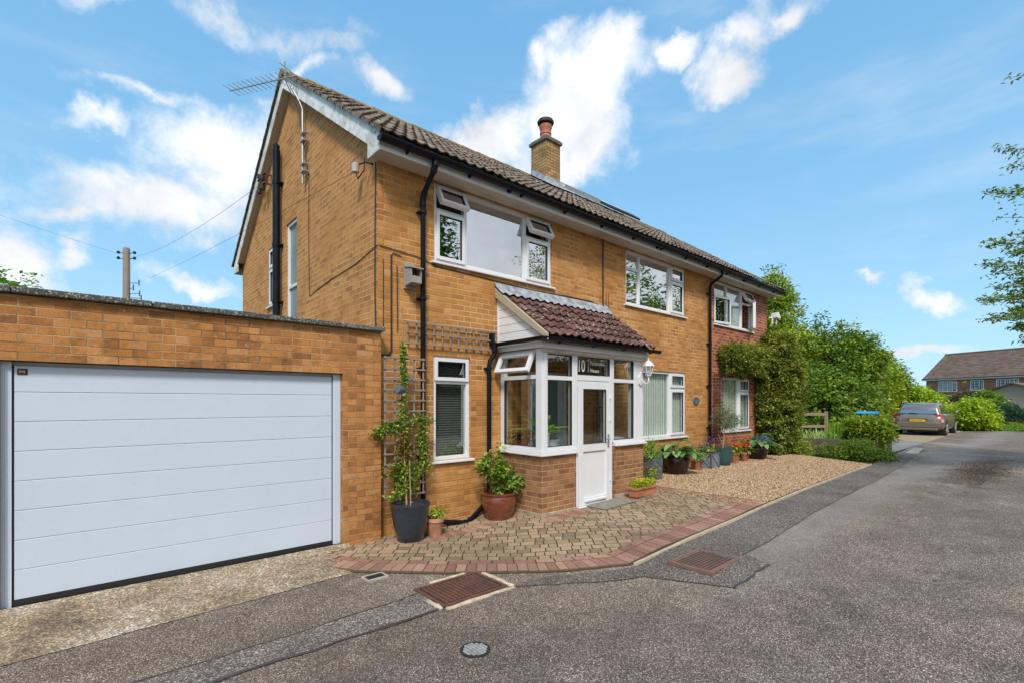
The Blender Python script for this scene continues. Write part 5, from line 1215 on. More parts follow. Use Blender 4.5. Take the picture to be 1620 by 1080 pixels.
t, z, _ = potted('terracotta pot tucked under the hosta leaves beside the zinc planter', 'potted plant', (9.92, 5.24), 'rim', .135, .26, M['terracotta'])
hosta(t, (9.92, 5.24), z, .12, 16, 52, .17, .08, 'leaf_mid', h=.16)
t, z, p_ = potted('square zinc planter with crossed braces holding purple and orange flowers', 'potted plant', (10.45, 5.25), 'square', .18, .34, M['zinc'])
b = MB(); cz = gz(10.45)+.022
for (ax0, ax1) in (((-.165, .02), (.165, .32)), ((.165, .02), (-.165, .32))):
    b.tube([(10.45+ax0[0], 5.25-.172, cz+ax0[1]), (10.45+ax1[0], 5.25-.182, cz+ax1[1])], .009, 6)
b.build('brace', M['pot_grey'], p_); b = MB()
for (ax0, ax1) in (((-.165, .02), (.165, .32)), ((.165, .02), (-.165, .32))):
    b.tube([(10.45-.172, 5.25+ax0[0], cz+ax0[1]), (10.45-.182, 5.25+ax1[0], cz+ax1[1])], .009, 6)
b.build('brace', M['pot_grey'], p_); b = MB()
for sx_ in (-1, 1):
    for sy_ in (-1, 1): b.box(10.45+sx_*.178-.014, 10.45+sx_*.178+.014, 5.25+sy_*.178-.014, 5.25+sy_*.178+.014, cz-.01, cz+.345)
b.box(10.45-.17, 10.45+.17, 5.25-.185, 5.25-.176, cz+.325, cz+.345).box(10.45-.185, 10.45-.176, 5.25-.17, 5.25+.17, cz+.325, cz+.345).box(10.45-.17, 10.45+.17, 5.25+.172, 5.25+.182, cz+.325, cz+.345).box(10.45+.172, 10.45+.182, 5.25-.17, 5.25+.17, cz+.325, cz+.345)
b.build('corner_frame', M['pot_grey'], p_)
leafmesh('leaves', gauss((10.45, 5.25, z+.10), (.12, .10, .06), 700, 53), .05, M['leaf_mid'], t, 53)
flowers(t, 'flowers', M['pet_purple'], (10.60, 5.20, z+.22), (.07, .06, .08), 34, .032, 54); flowers(t, 'flowers', M['pet_blue'], (10.28, 5.2, z+.12), (.06, .06, .07), 24, .03, 55); flowers(t, 'flowers', M['pet_orange'], (10.45, 5.18, z+.12), (.13, .06, .07), 36, .028, 56)
t, z, _ = potted('blue green ribbed pot with a small grey leaved olive tree on a bare stem', 'olive tree', (11.12, 5.22), 'taper', .21, .43, M['pot_green'])
b = MB(); b.tube([(11.12, 5.22, z-.03), (11.16, 5.2, 1.0), (11.22, 5.2, 1.35)], [.018, .015, .009], 8)
for k in range(9):
    a = k*.7; b.tube([(11.17, 5.2, 1.05+.03*k), (11.2+.2*math.cos(a), 5.2+.12*math.sin(a), 1.25+.04*k), (11.25+.4*math.cos(a), 5.2+.2*math.sin(a), 1.3+.05*k)], [.007, .005, .002], 5)
b.tube([(11.05, 5.15, z-.02), (10.85, 5.2, .98)], .006, 5); b.build('stem', M['cane'], t)
crown('crown', t, M['leaf_olive'], [(11.15, 5.2, 1.28, .42, .26, .25), (11.45, 5.2, 1.25, .38, .22, .18), (11.15, 5.2, 1.50, .26, .16, .16), (11.7, 5.18, 1.28, .3, .15, .12)], 210, 12, .05, .055, 57, shell=.2, aspect=.22)
t, z, _ = potted('terracotta pot of orange marigolds next to the blue green pot', 'potted plant', (11.72, 5.22), 'rim', .125, .26, M['terracotta'], 'terracotta pots of orange flowers')
leafmesh('leaves', gauss((11.72, 5.22, z+.08), (.09, .08, .06), 420, 58), .05, M['leaf_bright'], t, 58); flowers(t, 'flowers', M['pet_orange'], (11.72, 5.18, z+.17), (.12, .06, .035), 60, .032, 59)
t, z, _ = potted('smaller terracotta pot of orange marigolds with arching green leaves before the dark hosta pot', 'potted plant', (12.25, 5.2), 'rim', .115, .23, M['terracotta'], 'terracotta pots of orange flowers')
hosta(t, (12.3, 5.18), z, .12, 20, 60, .18, .035, 'leaf_bright', h=.14); flowers(t, 'flowers', M['pet_orange'], (12.2, 5.2, z+.19), (.13, .07, .05), 60, .032, 61)
t, z, _ = potted('large dark pot of hostas and blue flowers at the far end of the row', 'potted plant', (13.0, 5.2), 'belly', .26, .36, M['glaze_dark'])
hosta(t, (13.0, 5.2), z, .38, 46, 62, .25, .13, h=.26); flowers(t, 'flowers', M['pet_blue'], (12.9, 5.02, z+.17), (.17, .07, .07), 60, .034, 63); flowers(t, 'flowers', M['pet_orange'], (12.45, 5.25, z+.2), (.10, .05, .04), 26, .03, 64)
# door mat
t = MB(); zz = gz(6.3); t.add([(5.62, 4.36, gz(5.62)+.034), (6.40, 4.36, gz(6.40)+.034), (6.40, 4.70, gz(6.4)+.034), (5.62, 4.70, gz(5.62)+.034), (5.62, 4.36, gz(5.62)+.046), (6.40, 4.36, gz(6.4)+.046), (6.40, 4.70, gz(6.4)+.046), (5.62, 4.70, gz(5.62)+.046)], [(0, 1, 2, 3), (4, 5, 6, 7), (0, 1, 5, 4), (1, 2, 6, 5), (2, 3, 7, 6), (3, 0, 4, 7)])
tag(t.build('door_mat', plain('mat_grey', (.20, .185, .15), .95, var=.3, scale=20, bump=.006)), 'worn grey door mat in front of the porch door', 'door mat')
# plants on the sill inside the porch
def insidepot(label, c, r, h, mat, z=1.015):
    t = thing('houseplant', label, 'houseplant', (c[0], c[1], z)); b = MB()
    b.lathe([(r*.7, 0), (r*.95, h*.9), (r*1.03, h*.92), (r, h), (r*.85, h), (0, h*.9)], (c[0], c[1], z), 24); b.build('pot', mat, t, smooth=40); return t, z+h
t, z = insidepot('broad green leaved plant in a tall white pot inside the porch window', (5.0, 5.0), .10, .25, M['white'])
b = MB(); rr = random.Random(8)
for k, (a, e_, L) in enumerate([(3.0, .9, .38), (2.6, .35, .42), (1.2, 1.6, .42), (5.0, .5, .36), (.2, .6, .30), (4.2, 1.2, .36), (5.8, .25, .34)]): blade(b, (c_ := (5.0, 5.0, z-.02)), (math.cos(a), math.sin(a), e_), L*1.2, .11, .5, 7, .6+.05*k, .15)
b.build('leaves', M['leaf_bright'], t, smooth=True, recalc=False)
t, z = insidepot('dark leaved begonia in a red pot inside the porch side window', (4.92, 5.36), .10, .14, M['terracotta']); leafmesh('leaves', gauss((4.92, 5.36, z+.05), (.08, .08, .04), 160, 70), .07, M['leaf_purple'], t, 70, aspect=.7)
t, z = insidepot('small plant in a pale blue pot inside the porch front window', (5.22, 5.02), .10, .14, M['white']); leafmesh('leaves', gauss((5.22, 5.02, z+.04), (.04, .04, .04), 60, 71), .06, M['leaf_mid'], t, 71)
t = thing('stand', 'black iron rail stand inside the right porch window', 'stand', (6.6, 5.2, .14)); b = MB()
for x in lin(6.45, 6.95, 7): b.tube([(x, 5.25, .14), (x, 5.25, 1.62)], .006, 5)
b.tube([(6.45, 5.25, 1.62), (6.95, 5.25, 1.62)], .008, 5); b.build('bars', M['black_matt'], t)

# ------------------------------------------------------------------ climber on the red wall
Z = .22
t = thing('climbing_shrub', 'dense olive green climbing shrub smothering the end of the red brick wall', 'shrub', (14.9, 5.3, Z))
b = MB(); b.tube([(14.7, 5.45, .1), (14.75, 5.4, 1.4), (14.9, 5.3, 2.8)], [.07, .05, .03], 8).tube([(14.7, 5.5, .2), (14.5, 5.5, 2.5), (13.6, 5.56, 2.85), (12.3, 5.56, 2.85)], [.05, .04, .03, .02], 8).tube([(12.0, 5.56, 2.3), (12.0, 5.5, 2.8)], .02, 6); b.build('stems', M['bark'], t)
BL = [(14.75, 5.35, 1.30, .78, .46, 1.10), (14.85, 5.32, 2.6, .74, .48, .95), (14.7, 5.35, 3.2, .55, .35, .45), (15.25, 5.25, 2.0, .45, .38, .9), (14.7, 5.35, .75, .55, .35, .5), (15.0, 5.3, 1.2, .45, .35, .8),
      (13.9, 5.46, 2.85, .5, .3, .38), (13.2, 5.48, 2.78, .5, .28, .36), (12.5, 5.48, 2.82, .5, .25, .34), (12.0, 5.5, 2.75, .3, .2, .28), (14.2, 5.4, 2.5, .3, .3, .4), (14.15, 5.45, 1.6, .3, .2, .9)]
crown('leaves', t, M['leaf_climber'], BL, 2300, 44, .062, .060, 80, shell=.86, aspect=.6)

# ------------------------------------------------------------------ raised bed
t = thing('raised_bed', 'raised bed walled with stacked dark timber sleepers beside the gravel', 'raised bed', (15.6, 4.4, Z))
P0, P1 = Vector((15.38, 5.85)), Vector((15.72, 3.30)); u = (P1-P0); Lb = u.length; u.normalize(); nn2 = Vector((-u.y*-1, u.x*-1)); nn2 = Vector((u.y, -u.x)) ; nn2 = nn2 if nn2.x < 0 else -nn2
TB = UP((P0.x, P0.y, Z), (u.x, u.y), (nn2.x, nn2.y))
for k in range(3):
    b = MB(TB); o_ = .03*(k % 2); b.box(-1.6, Lb*.5-o_*3, -.11, .0, k*.155+.002, k*.155+.150).box(Lb*.5-o_*3+.006, Lb, -.11, .004, k*.155+.002, k*.155+.150); b.build('sleeper', M['sleeper'], t, bevel=.008)
b = MB(); b.box(15.76, 17.6, 3.27, 3.38, Z, Z+.42); b.build('side_wall', plain('dark_stone', (.10, .075, .065), .9, var=.5, scale=9, bump=.03, bscale=14), t, bevel=.01)
b = MB(); b.add([(15.45, 6.9, Z+.40), (15.8, 3.36, Z+.40), (17.6, 3.36, Z+.40), (18.2, 7.5, Z+.40)], [(0, 1, 2, 3)]); b.build('soil', M['soil'], t, recalc=False)
# stone slab by the dark doorway corner
tag(sheet('stone_slab', [(14.2, 5.15), (15.3, 4.95), (15.35, 5.62), (14.3, 5.64)], .045, M['concrete']), None, None)
# strap leaves
b = MB(); rr = random.Random(12)
for i in range(420):
    x, y = rr.uniform(15.65, 16.6), rr.uniform(4.15, 6.2); a = rr.uniform(0, 6.28)
    blade(b, (x, y, Z+.38), (math.cos(a)*.7, math.sin(a)*.7, 1.5), rr.uniform(.25, .48), .03, rr.uniform(.8, 2.), 5, rr.random(), .1, 'blade')
tag(b.build('strap_leaf_plants', M['leaf_grass'], recalc=False), 'pale striped strap leaved plants filling the raised bed', 'bed plants', kind='stuff')
t = thing('iris', 'clump of upright green iris blades at the middle of the raised bed', 'iris', (15.85, 4.25, Z+.4)); b = MB()
for i in range(26): a = rr.uniform(0, 6.28); blade(b, (15.85+rr.uniform(-.1, .1), 4.25+rr.uniform(-.2, .2), Z+.38), (math.cos(a)*.25, math.sin(a)*.25, 1.5), rr.uniform(.4, .7), .04, .25, 5, rr.random(), .1, 'blade')
b.build('leaves', M['leaf_iris'], t, recalc=False)
def shrub(label, base, blobs, mat, ncl, nl, rc, size, seed, aspect=.55, shell=.6, group=None, zmin=None, cat='shrub'):
    t = thing('shrub', label, cat, base, group); b = MB(); rr = random.Random(seed)
    for k in range(6):
        q = blobs[k % len(blobs)]; b.tube([(base[0]+rr.uniform(-.1, .1), base[1]+rr.uniform(-.1, .1), base[2]-.05), (q[0]+rr.uniform(-.4, .4)*q[3], q[1]+rr.uniform(-.4, .4)*q[4], q[2]+rr.uniform(-.1, .5)*q[5])], [.03, .008], 5)
    b.build('stems', M['bark'], t); crown('leaves', t, M[mat], blobs, ncl, nl, rc, size, seed, shell, aspect=aspect, zmin=zmin); return t
shrub('low spreading small leaved dark green shrub spilling over the raised bed end', (15.2, 3.9, Z), [(15.1, 4.0, .34, .42, .40, .24), (15.2, 3.5, .38, .42, .45, .28), (15.35, 3.1, .30, .4, .30, .20), (15.45, 3.6, .56, .30, .35, .16)], 'leaf_mid', 1100, 14, .05, .04, 82, zmin=Z)
shrub('small yellow green shrub in front of the timber sleepers', (15.05, 4.98, Z), [(15.05, 5.05, .50, .25, .28, .26), (15.05, 4.75, .42, .25, .25, .2), (15.0, 5.2, .35, .2, .15, .15)], 'leaf_yellow', 230, 10, .04, .05, 83, zmin=Z)
shrub('rounded variegated yellow green shrub growing on the raised bed', (16.4, 3.9, Z+.4), [(16.6, 4.0, .90, .5, .38, .34), (16.5, 3.75, .98, .5, .4, .32), (16.5, 3.45, .92, .45, .35, .32), (16.3, 3.3, .85, .35, .25, .3)], 'leaf_yellow', 620, 12, .07, .10, 84, aspect=.4)
# rail fence
t = thing('post_and_rail_fence', 'low wooden post and rail fence behind the raised bed', 'fence', (19, 6, Z))
b = MB()
fa, fb = Vector((18.6, 8.2)), Vector((20.2, 5.7)); 
for z in (.83, 1.27):
    uu = (fb-fa).normalized(); TT = UP((fa.x, fa.y, z), (uu.x, uu.y), (uu.y, -uu.x)); b = MB(TT); b.box(-.3, (fb-fa).length, -.03, .03, -.05, .05); b.build('rail', M['rail_wood'], t, bevel=.005)
for k in (0, .5, 1):
    p = fa.lerp(fb, k); b = MB(); b.box(p.x+.04, p.x+.14, p.y-.05, p.y+.05, Z, 1.38); b.build('post', M['rail_wood'], t, bevel=.005)
# bin
t = thing('wheelie_bin', 'dark wheelie bin with a bright blue lid behind the variegated shrub', 'bin', (20.5, 4.5, Z))
T = lambda p: (20.5+p[0], 4.5+p[1], Z+.09+p[2])
b = MB(T); b.add([(-.22, -.22, .05), (.22, -.22, .05), (.22, .22, .05), (-.22, .22, .05), (-.29, -.29, .98), (.29, -.29, .98), (.29, .29, .98), (-.29, .29, .98)], [(0, 1, 2, 3), (4, 5, 6, 7), (0, 1, 5, 4), (1, 2, 6, 5), (2, 3, 7, 6), (3, 0, 4, 7)]); b.build('body', plain('bin_dark', (.02, .035, .045), .5), t, bevel=.02)
b = MB(T); b.prism([(-.32, .99), (.32, .99), (.32, 1.04), (.2, 1.08), (-.2, 1.08), (-.32, 1.04)], lambda p, d: (p[0], d, p[1]), -.27, .27); b.build('lid', plain('bin_blue', (.03, .30, .58), .45), t, bevel=.015)
b = MB(T)
for s in (-.24, .24): b.tube([(.24, s-.03, .10), (.24, s+.03, .10)], .1, 16)
b.build('wheel', M['rubber'], t)

# ------------------------------------------------------------------ trees
tree('conifer_tree', 'tall pointed yellow green tree rising behind the end of the house', 'tree', (27.2, 9.6, Z), [(27.2, 9.8, 2.4, 2.0, 2.0, 1.8), (27.2, 9.7, 4.2, 1.7, 1.6, 1.6), (27.1, 9.8, 5.8, 1.2, 1.2, 1.4), (27.0, 9.9, 7.2, .75, .75, 1.2), (26.9, 10., 8.3, .35, .35, .7), (27.9, 8.7, 3.2, 1.2, .9, 1.3)], M['leaf_yellow'], 1050, 24, .17, .17, 90, .16, 12, shell=.45)
tree('cherry_tree', 'broad bushy green tree with thin upright shoots behind the rail fence', 'tree', (29, 7.3, Z), [(29.0, 7.6, 3.0, 1.9, 1.5, 1.7), (29.2, 7.5, 4.3, 1.5, 1.2, 1.1), (30.0, 6.8, 3.6, 1.3, 1.0, 1.2), (28.2, 8.3, 4.0, .9, .9, 1.2), (28.4, 8.25, 5.6, .22, .22, .9), (29.6, 7.35, 5.3, .5, .4, .55), (30.4, 6.6, 4.9, .3, .25, .5), (29, 7.8, 5.3, .3, .3, .6)], M['leaf_mid'], 900, 26, .17, .16, 91, .18, 12, shell=.4)
tree('laurel_tree', 'lower dark green leafy tree just behind the rail fence and the blue lidded bin', 'tree', (23.0, 6.6, Z), [(23.0, 6.9, 1.5, 1.3, 1.1, 1.1), (24.4, 6.0, 1.7, 1.2, .8, 1.0), (25.2, 5.6, 1.5, 1.0, .6, .9), (22.6, 7.6, 2.2, 1.0, .8, 1.2), (24, 6.6, 2.4, 1.0, .8, .7)], M['leaf_mid'], 620, 26, .15, .15, 92, .10, 8, shell=.55, aspect=.6)
tree('holly_tree', 'very dark dense tree in the gap between the climber and the bushy tree', 'tree', (24.5, 8.8, Z), [(24.5, 8.9, 1.8, 1.4, 1.0, 1.7), (24.2, 9.3, 3.2, 1.1, .9, 1.2), (25.6, 8.3, 2.0, 1.2, .9, 1.6)], M['leaf_dark'], 900, 15, .14, .15, 93, .12, 7, shell=.6)
tree('willow_tree', 'arching yellow tinged tree left of the parked car', 'tree', (35, 8.0, Z), [(34.6, 7.9, 3.6, 1.5, 1.1, 1.4), (36.2, 7.4, 3.0, 1.4, 1.1, 1.4), (35.0, 7.6, 2.0, 1.9, 1.4, 1.4), (34.0, 8.4, 4.6, .8, .7, .8)], M['leaf_yellow'], 620, 22, .2, .2, 94, .15, 8, aspect=.4)
tree('dark_tree', 'rounded dark green tree sloping down behind the parked car', 'tree', (42, 8.6, Z), [(41.5, 9.0, 3.2, 1.9, 1.5, 1.9), (43.0, 8.2, 2.6, 1.6, 1.3, 1.7), (40.5, 9.5, 4.2, 1.2, 1.0, 1.1), (44.0, 7.6, 2.0, 1.2, .9, 1.3)], M['leaf_mid'], 560, 22, .22, .22, 95, .15, 8)
for i, (x, y, r1, h) in enumerate([(68, 16.5, 3.2, 5.6), (74, 15.6, 3.0, 5.2), (80, 15.5, 2.6, 4.8), (62, 16.5, 2.6, 6.2)]):
    tree('distant_tree', ['grey green distant tree between the dark tree and the far house', 'pale distant tree just left of the far house roof', 'small distant tree touching the far house gable', 'furthest left of the distant trees above the dark tree'][i], 'tree', (x, y, Z), [(x, y, h*.5, r1, r1*.7, h*.42), (x+1, y-.8, h*.62, r1*.6, r1*.5, h*.3)], M['leaf_olive'], 260, 12, .4, .4, 96+i, .15, 5, group='distant trees')
tree('background_tree', 'bright green tree crown just showing over the left end of the garage', 'tree', (-3.5, 34, 0), [(-3.9, 34, 6.6, 2.0, 1.5, 1.5), (-1.9, 34.6, 6.0, 1.9, 1.3, 1.1), (-.3, 35, 5.7, 1.5, 1., .75), (-5, 33, 6.0, 2, 1.6, 2.0)], M['leaf_bright'], 700, 13, .2, .24, 101, .2, 7)
# shrubs at the end of the lane
shrub('large lime green shrub right of the parked car', (35.0, 3.3, Z), [(35.0, 3.45, 1.0, 1.1, .75, .70), (35.2, 3.0, 1.15, 1.0, .6, .75), (34.6, 4.3, .85, .9, .5, .5), (35.5, 2.6, .75, .8, .4, .5), (34.9, 3.2, 1.6, .5, .4, .30)], 'leaf_lime', 800, 13, .11, .14, 110, zmin=Z)
shrub('golden green shrub showing over the roof of the parked car', (44, 6.2, Z), [(44, 6.6, 1.7, 1.2, .9, 1.1), (45, 6.1, 1.5, 1.0, .7, .8), (43.2, 6.9, 1.9, .9, .7, 1.0)], 'leaf_lime', 420, 12, .15, .2, 111)
shrub('dark purple leaved shrub below the windows of the far house', (52, 4.6, Z), [(52, 5.6, 1.6, 1.6, 1.2, .7), (53, 4.6, 1.8, 1.5, 1.0, .7), (54, 3.9, 1.5, 1.3, 1., .7)], 'leaf_purple', 380, 12, .16, .2, 112)
shrub('green shrub under the right hand windows of the far house', (50, 3.1, Z), [(50, 3.9, 1.7, 1.3, .7, .7), (51, 3.4, 1.6, 1.0, .5, .7)], 'leaf_mid', 330, 12, .16, .2, 113)
shrub('round blue green shrub at the right end of the lane', (39.5, 2.15, Z), [(39.5, 2.2, .95, .9, .75, .62), (40, 1.8, .8, .7, .5, .5)], 'leaf_blue', 330, 12, .10, .13, 114, zmin=Z)
shrub('low orange tinted heather at the right edge of the lane', (38.5, 1.7, Z), [(38.3, 1.9, .35, .7, .7, .22), (38.9, 1.4, .35, .8, .5, .22)], 'leaf_bronze', 220, 12, .08, .1, 115, zmin=Z)
shrub('low green verge plants along the foot of the lime shrub', (36.6, 2.4, Z), [(36.5, 2.2, .30, .8, 1.2, .16), (37.3, 1.5, .30, .8, .8, .16)], 'leaf_bright', 260, 12, .1, .1, 116, zmin=Z)
hd = MB(); hd.box(46, 46.5, 1.2, 6.5, Z, 1.3); tag(hd.build('garden_wall', M['brick_red']), 'low red brick wall behind the lime shrub', 'wall')

# tree at the right edge, boughs reaching into the picture
t = thing('beech_tree', 'leafy tree at the right edge with thin boughs hanging over the lane', 'tree', (15.2, -2.2, Z))
b = MB(); tb = Vector((15.2, -2.2, Z)); b.tube([tb-Vector((0, 0, .2)), tb+Vector((.1, .1, 2.5)), tb+Vector((-.1, .3, 5)), tb+Vector((.0, .2, 9))], [.22, .18, .14, .03], 10); trk = b.build('trunk', M['bark'], t, smooth=True)
b = MB(); rg3 = np.random.default_rng(77); LP = []; LR = []
def camray(px, py, k): tt = (px-810)/765; v_ = (636-py)/765; return Vector((.7513*tt+.66, -.66*tt+.7513, v_))*k+Vector((0, 0, 1.7))
ends = [(1592, 122, 8.6, 8), (1578, 235, 8.3, 14), (1592, 262, 8.8, 12), (1560, 305, 8.6, 26), (1576, 345, 9, 6), (1563, 385, 8.6, 34), (1556, 420, 8.8, 30), (1570, 432, 9.2, 18), (1553, 475, 8.8, 34), (1562, 505, 8.7, 40), (1590, 470, 9.2, 44), (1600, 520, 9.2, 44), (1600, 400, 9.4, 36), (1610, 445, 9.8, 46), (1605, 500, 9.8, 50), (1615, 540, 9.6, 26), (1612, 300, 9.4, 26), (1575, 455, 9.6, 30), (1600, 490, 10.4, 50), (1618, 370, 10, 40)]
for (px, py, k, nl) in ends:
    e_ = camray(px, py, k); st = tb+Vector((0, .2, max(2.6, e_.z-1.2))); mid = st.lerp(e_, .6)+Vector((0, 0, .35))
    pts = [st.lerp(mid, q/4)*(1-0)+Vector(rg3.normal(size=3)*.03) for q in range(5)]+[mid.lerp(e_, q/6)-Vector((0, 0, .3*0))+Vector(rg3.normal(size=3)*.02) for q in range(1, 7)]
    b.tube(pts, [max(.003, .022*(1-i/len(pts))) for i in range(len(pts))], 5)
    for j in range(int(nl*8)):
        q = rg3.uniform(0, 1)**.75; bp_ = mid.lerp(e_, q); tw = Vector(rg3.normal(size=3)*np.array([.16, .16, .10])*(1.25-.9*q))
        if nl > 10 and j % 4 == 0: b.tube([bp_, bp_+tw], .0025, 3)
        LP.append(bp_+tw); LR.append(rg3.uniform(0, 1))
b.build('boughs', M['bark'], trk)
leafmesh('leaves', np.array([tuple(p) for p in LP]), .085, M['leaf_mid'], t, 78, up=.6, aspect=.42, rnd=LR)
crown('crown', t, M['leaf_mid'], [(15.6, -2.8, 5.5, 2.2, 2.0, 2.2), (15.6, -3.2, 7.6, 1.8, 1.6, 1.6)], 420, 14, .2, .12, 79, .5)
t = thing('hedge', 'unseen dark green hedge across the lane, added to darken the porch glass reflections', 'hedge', (20, -9, 0))  # added out of view so the porch glass reflects something dark
b = MB(); b.box(-2, 48, -9.5, -8.7, -.1, 3.9); b.build('dark_core', M['black_matt'], t)  # solid black box added inside the leaves to make the hedge opaque
rgh = np.random.default_rng(140); nh = 26000; hx_ = rgh.uniform(-2.2, 48.2, nh); top = rgh.uniform(0, 1, nh) < .25
hy = np.where(top, rgh.uniform(-9.6, -8.6, nh), -8.62+rgh.normal(0, .09, nh)); hz = np.where(top, 4.0+.5*np.sin(hx_*.9)*.5+rgh.normal(0, .25, nh), rgh.uniform(0, 4.1, nh))
leafmesh('leaves', np.stack([hx_, hy, hz], 1), .20, M['leaf_dark'], t, 141, up=.2, aspect=.6)
# trees on the other side of the lane: they are what the windows reflect
for i, (x, y, h, r1) in enumerate([(32.5, -12, 13.2, 3.6), (40.5, -12, 12.6, 4.0), (13.6, -12, 14.5, 1.7), (8, -11, 5.0, 2.6), (17, -12, 5.2, 3.0), (47, -12, 10, 3.8), (1, -13, 6., 2.8)]):
    tree('garden_tree', ['tall tree', 'broad tree', 'rounded tree', 'low bushy tree', 'spreading low tree', 'far tree', 'bushy tree'][i]+' across the lane, reflected in the windows', 'tree', (x, y, 0), [(x, y, h*.62, r1, r1, h*.36), (x+1.2, y+.8, h*.45, r1*.8, r1*.7, h*.3), (x-1.3, y-.3, h*.4, r1*.8, r1*.7, h*.3)], M['leaf_mid'], 700, 12, .35, .32, 120+i, .2, 6, shell=.4)

# ------------------------------------------------------------------ car
def carpaint(name, c):
    t = NT(name); return t.set(t.mix(t.noise(t.obj(), 2, 2), tuple(x*.94 for x in c), tuple(x*1.06 for x in c)), .32, .35, .5, .4)
M['car'] = carpaint('car_taupe', (.22, .185, .15)); M['chrome'] = plain('chrome', (.65, .66, .68), .12, 1, var=.03); M['car_glass'] = plain('car_glass', (.05, .06, .07), .05, var=.05, coat=1, spec=1)
M['tail_red'] = plain('tail_red', (.45, .008, .012), .15, var=.2, coat=1); M['tail_clear'] = plain('tail_clear', (.6, .6, .62), .12, .3, var=.1, coat=1); M['plate'] = plain('plate_yellow', (.80, .50, .02), .45, var=.03)
cx0, cy0 = 28.0, 4.30
car = thing('car', 'grey brown estate car with yellow rear number plate parked by the lime shrub', 'car', (cx0, cy0, Z))
CT = lambda p: (cx0+p[0], cy0+p[1], Z+.009+p[2])
def ring(x, hw, zb, zs, zt, hwt):
    """lower body half section (right side mirrored)"""
    half = [(0, zb), (hw*.82, zb), (hw*.95, zb+.06), (hw, zb+.2), (hw, zs-.22), (hw*.985, zs-.06), (hwt, zs), (hwt*.6, zt), (0, zt)]
    return [(x, y, z) for y, z in half]+[(x, -y, z) for y, z in half[-2:0:-1]]
st_ = [(.0, .62, .34, .68, .70, .5), (.03, .78, .30, .80, .84, .66), (.12, .855, .27, .90, .95, .74), (.30, .885, .25, .955, .98, .78), (.8, .89, .22, .965, .99, .80), (1.6, .89, .20, .955, .98, .80), (2.5, .89, .20, .93, .96, .80), (3.2, .885, .21, .90, .97, .80), (3.8, .87, .22, .82, .89, .74), (4.2, .80, .24, .72, .78, .64), (4.40, .62, .30, .60, .66, .45)]
b = MB(CT); R_ = [ring(*q) for q in st_]; n = len(R_[0]); vs = [p for r in R_ for p in r]
fs = [(i*n+k, i*n+(k+1) % n, (i+1)*n+(k+1) % n, (i+1)*n+k) for i in range(len(R_)-1) for k in range(n)]+[tuple(range(n)), tuple(range((len(R_)-1)*n, len(R_)*n))]
b.add(vs, fs)
# greenhouse
gs_ = [(.14, .76, .92, .93, .72), (.22, .755, .94, 1.20, .66), (.36, .755, .95, 1.415, .60), (.55, .76, .95, 1.455, .60), (1.3, .77, .95, 1.475, .61), (2.0, .77, .94, 1.45, .60), (2.45, .77, .94, 1.38, .58), (2.95, .765, .93, 1.13, .66), (3.25, .75, .92, .94, .74)]
def ring2(x, hw, zb, zt, ht): half = [(0, zb), (hw, zb), (hw*.985, zb+.03), (ht+.03, zt-.07), (ht-.05, zt-.015), (0, zt)]; return [(x, y, z) for y, z in half]+[(x, -y, z) for y, z in half[-2:0:-1]]
R_ = [ring2(*q) for q in gs_]; n = len(R_[0]); vs = [p for r in R_ for p in r]
fs = [(i*n+k, i*n+(k+1) % n, (i+1)*n+(k+1) % n, (i+1)*n+k) for i in range(len(R_)-1) for k in range(n)]+[tuple(range(n)), tuple(range((len(R_)-1)*n, len(R_)*n))]
b.add(vs, fs)
body = b.build('body', M['car'], car, smooth=40)
b = MB(CT); b.box(-.035, .10, -.76, .76, .36, .60); b.box(-.02, .1, -.70, .70, .24, .36); b.build('bumper', M['car'], car, bevel=.04)
b = MB(CT)
b.add([(.125, -.655, .975), (.125, .655, .975), (.315, .565, 1.36), (.315, -.565, 1.36), (.16, -.65, .975), (.16, .65, .975), (.35, .55, 1.36), (.35, -.55, 1.36)], [(0, 1, 2, 3), (4, 7, 6, 5), (0, 4, 5, 1), (3, 2, 6, 7), (0, 3, 7, 4), (1, 5, 6, 2)]); b.build('rear_window', plain('rear_glass', (.34, .39, .43), .06, .75, var=.1), car, bevel=.008)
b = MB(CT)
for s in (-1, 1):
    for (xa, xb, xc, xd) in ((.55, 1.10, 1.08, .62), (1.16, 1.98, 1.92, 1.14), (2.04, 3.02, 2.42, 1.98)):
        ya, yb = .772, .655
        b.add([(xa, s*ya, .985), (xb, s*ya, .985), (xc, s*yb, 1.355), (xd, s*yb, 1.355), (xa, s*(ya-.05), .985), (xb, s*(ya-.05), .985), (xc, s*(yb-.05), 1.355), (xd, s*(yb-.05), 1.355)], [(0, 1, 2, 3), (4, 7, 6, 5), (0, 4, 5, 1), (3, 2, 6, 7), (0, 3, 7, 4), (1, 5, 6, 2)])
b.build('side_window', M['car_glass'], car)
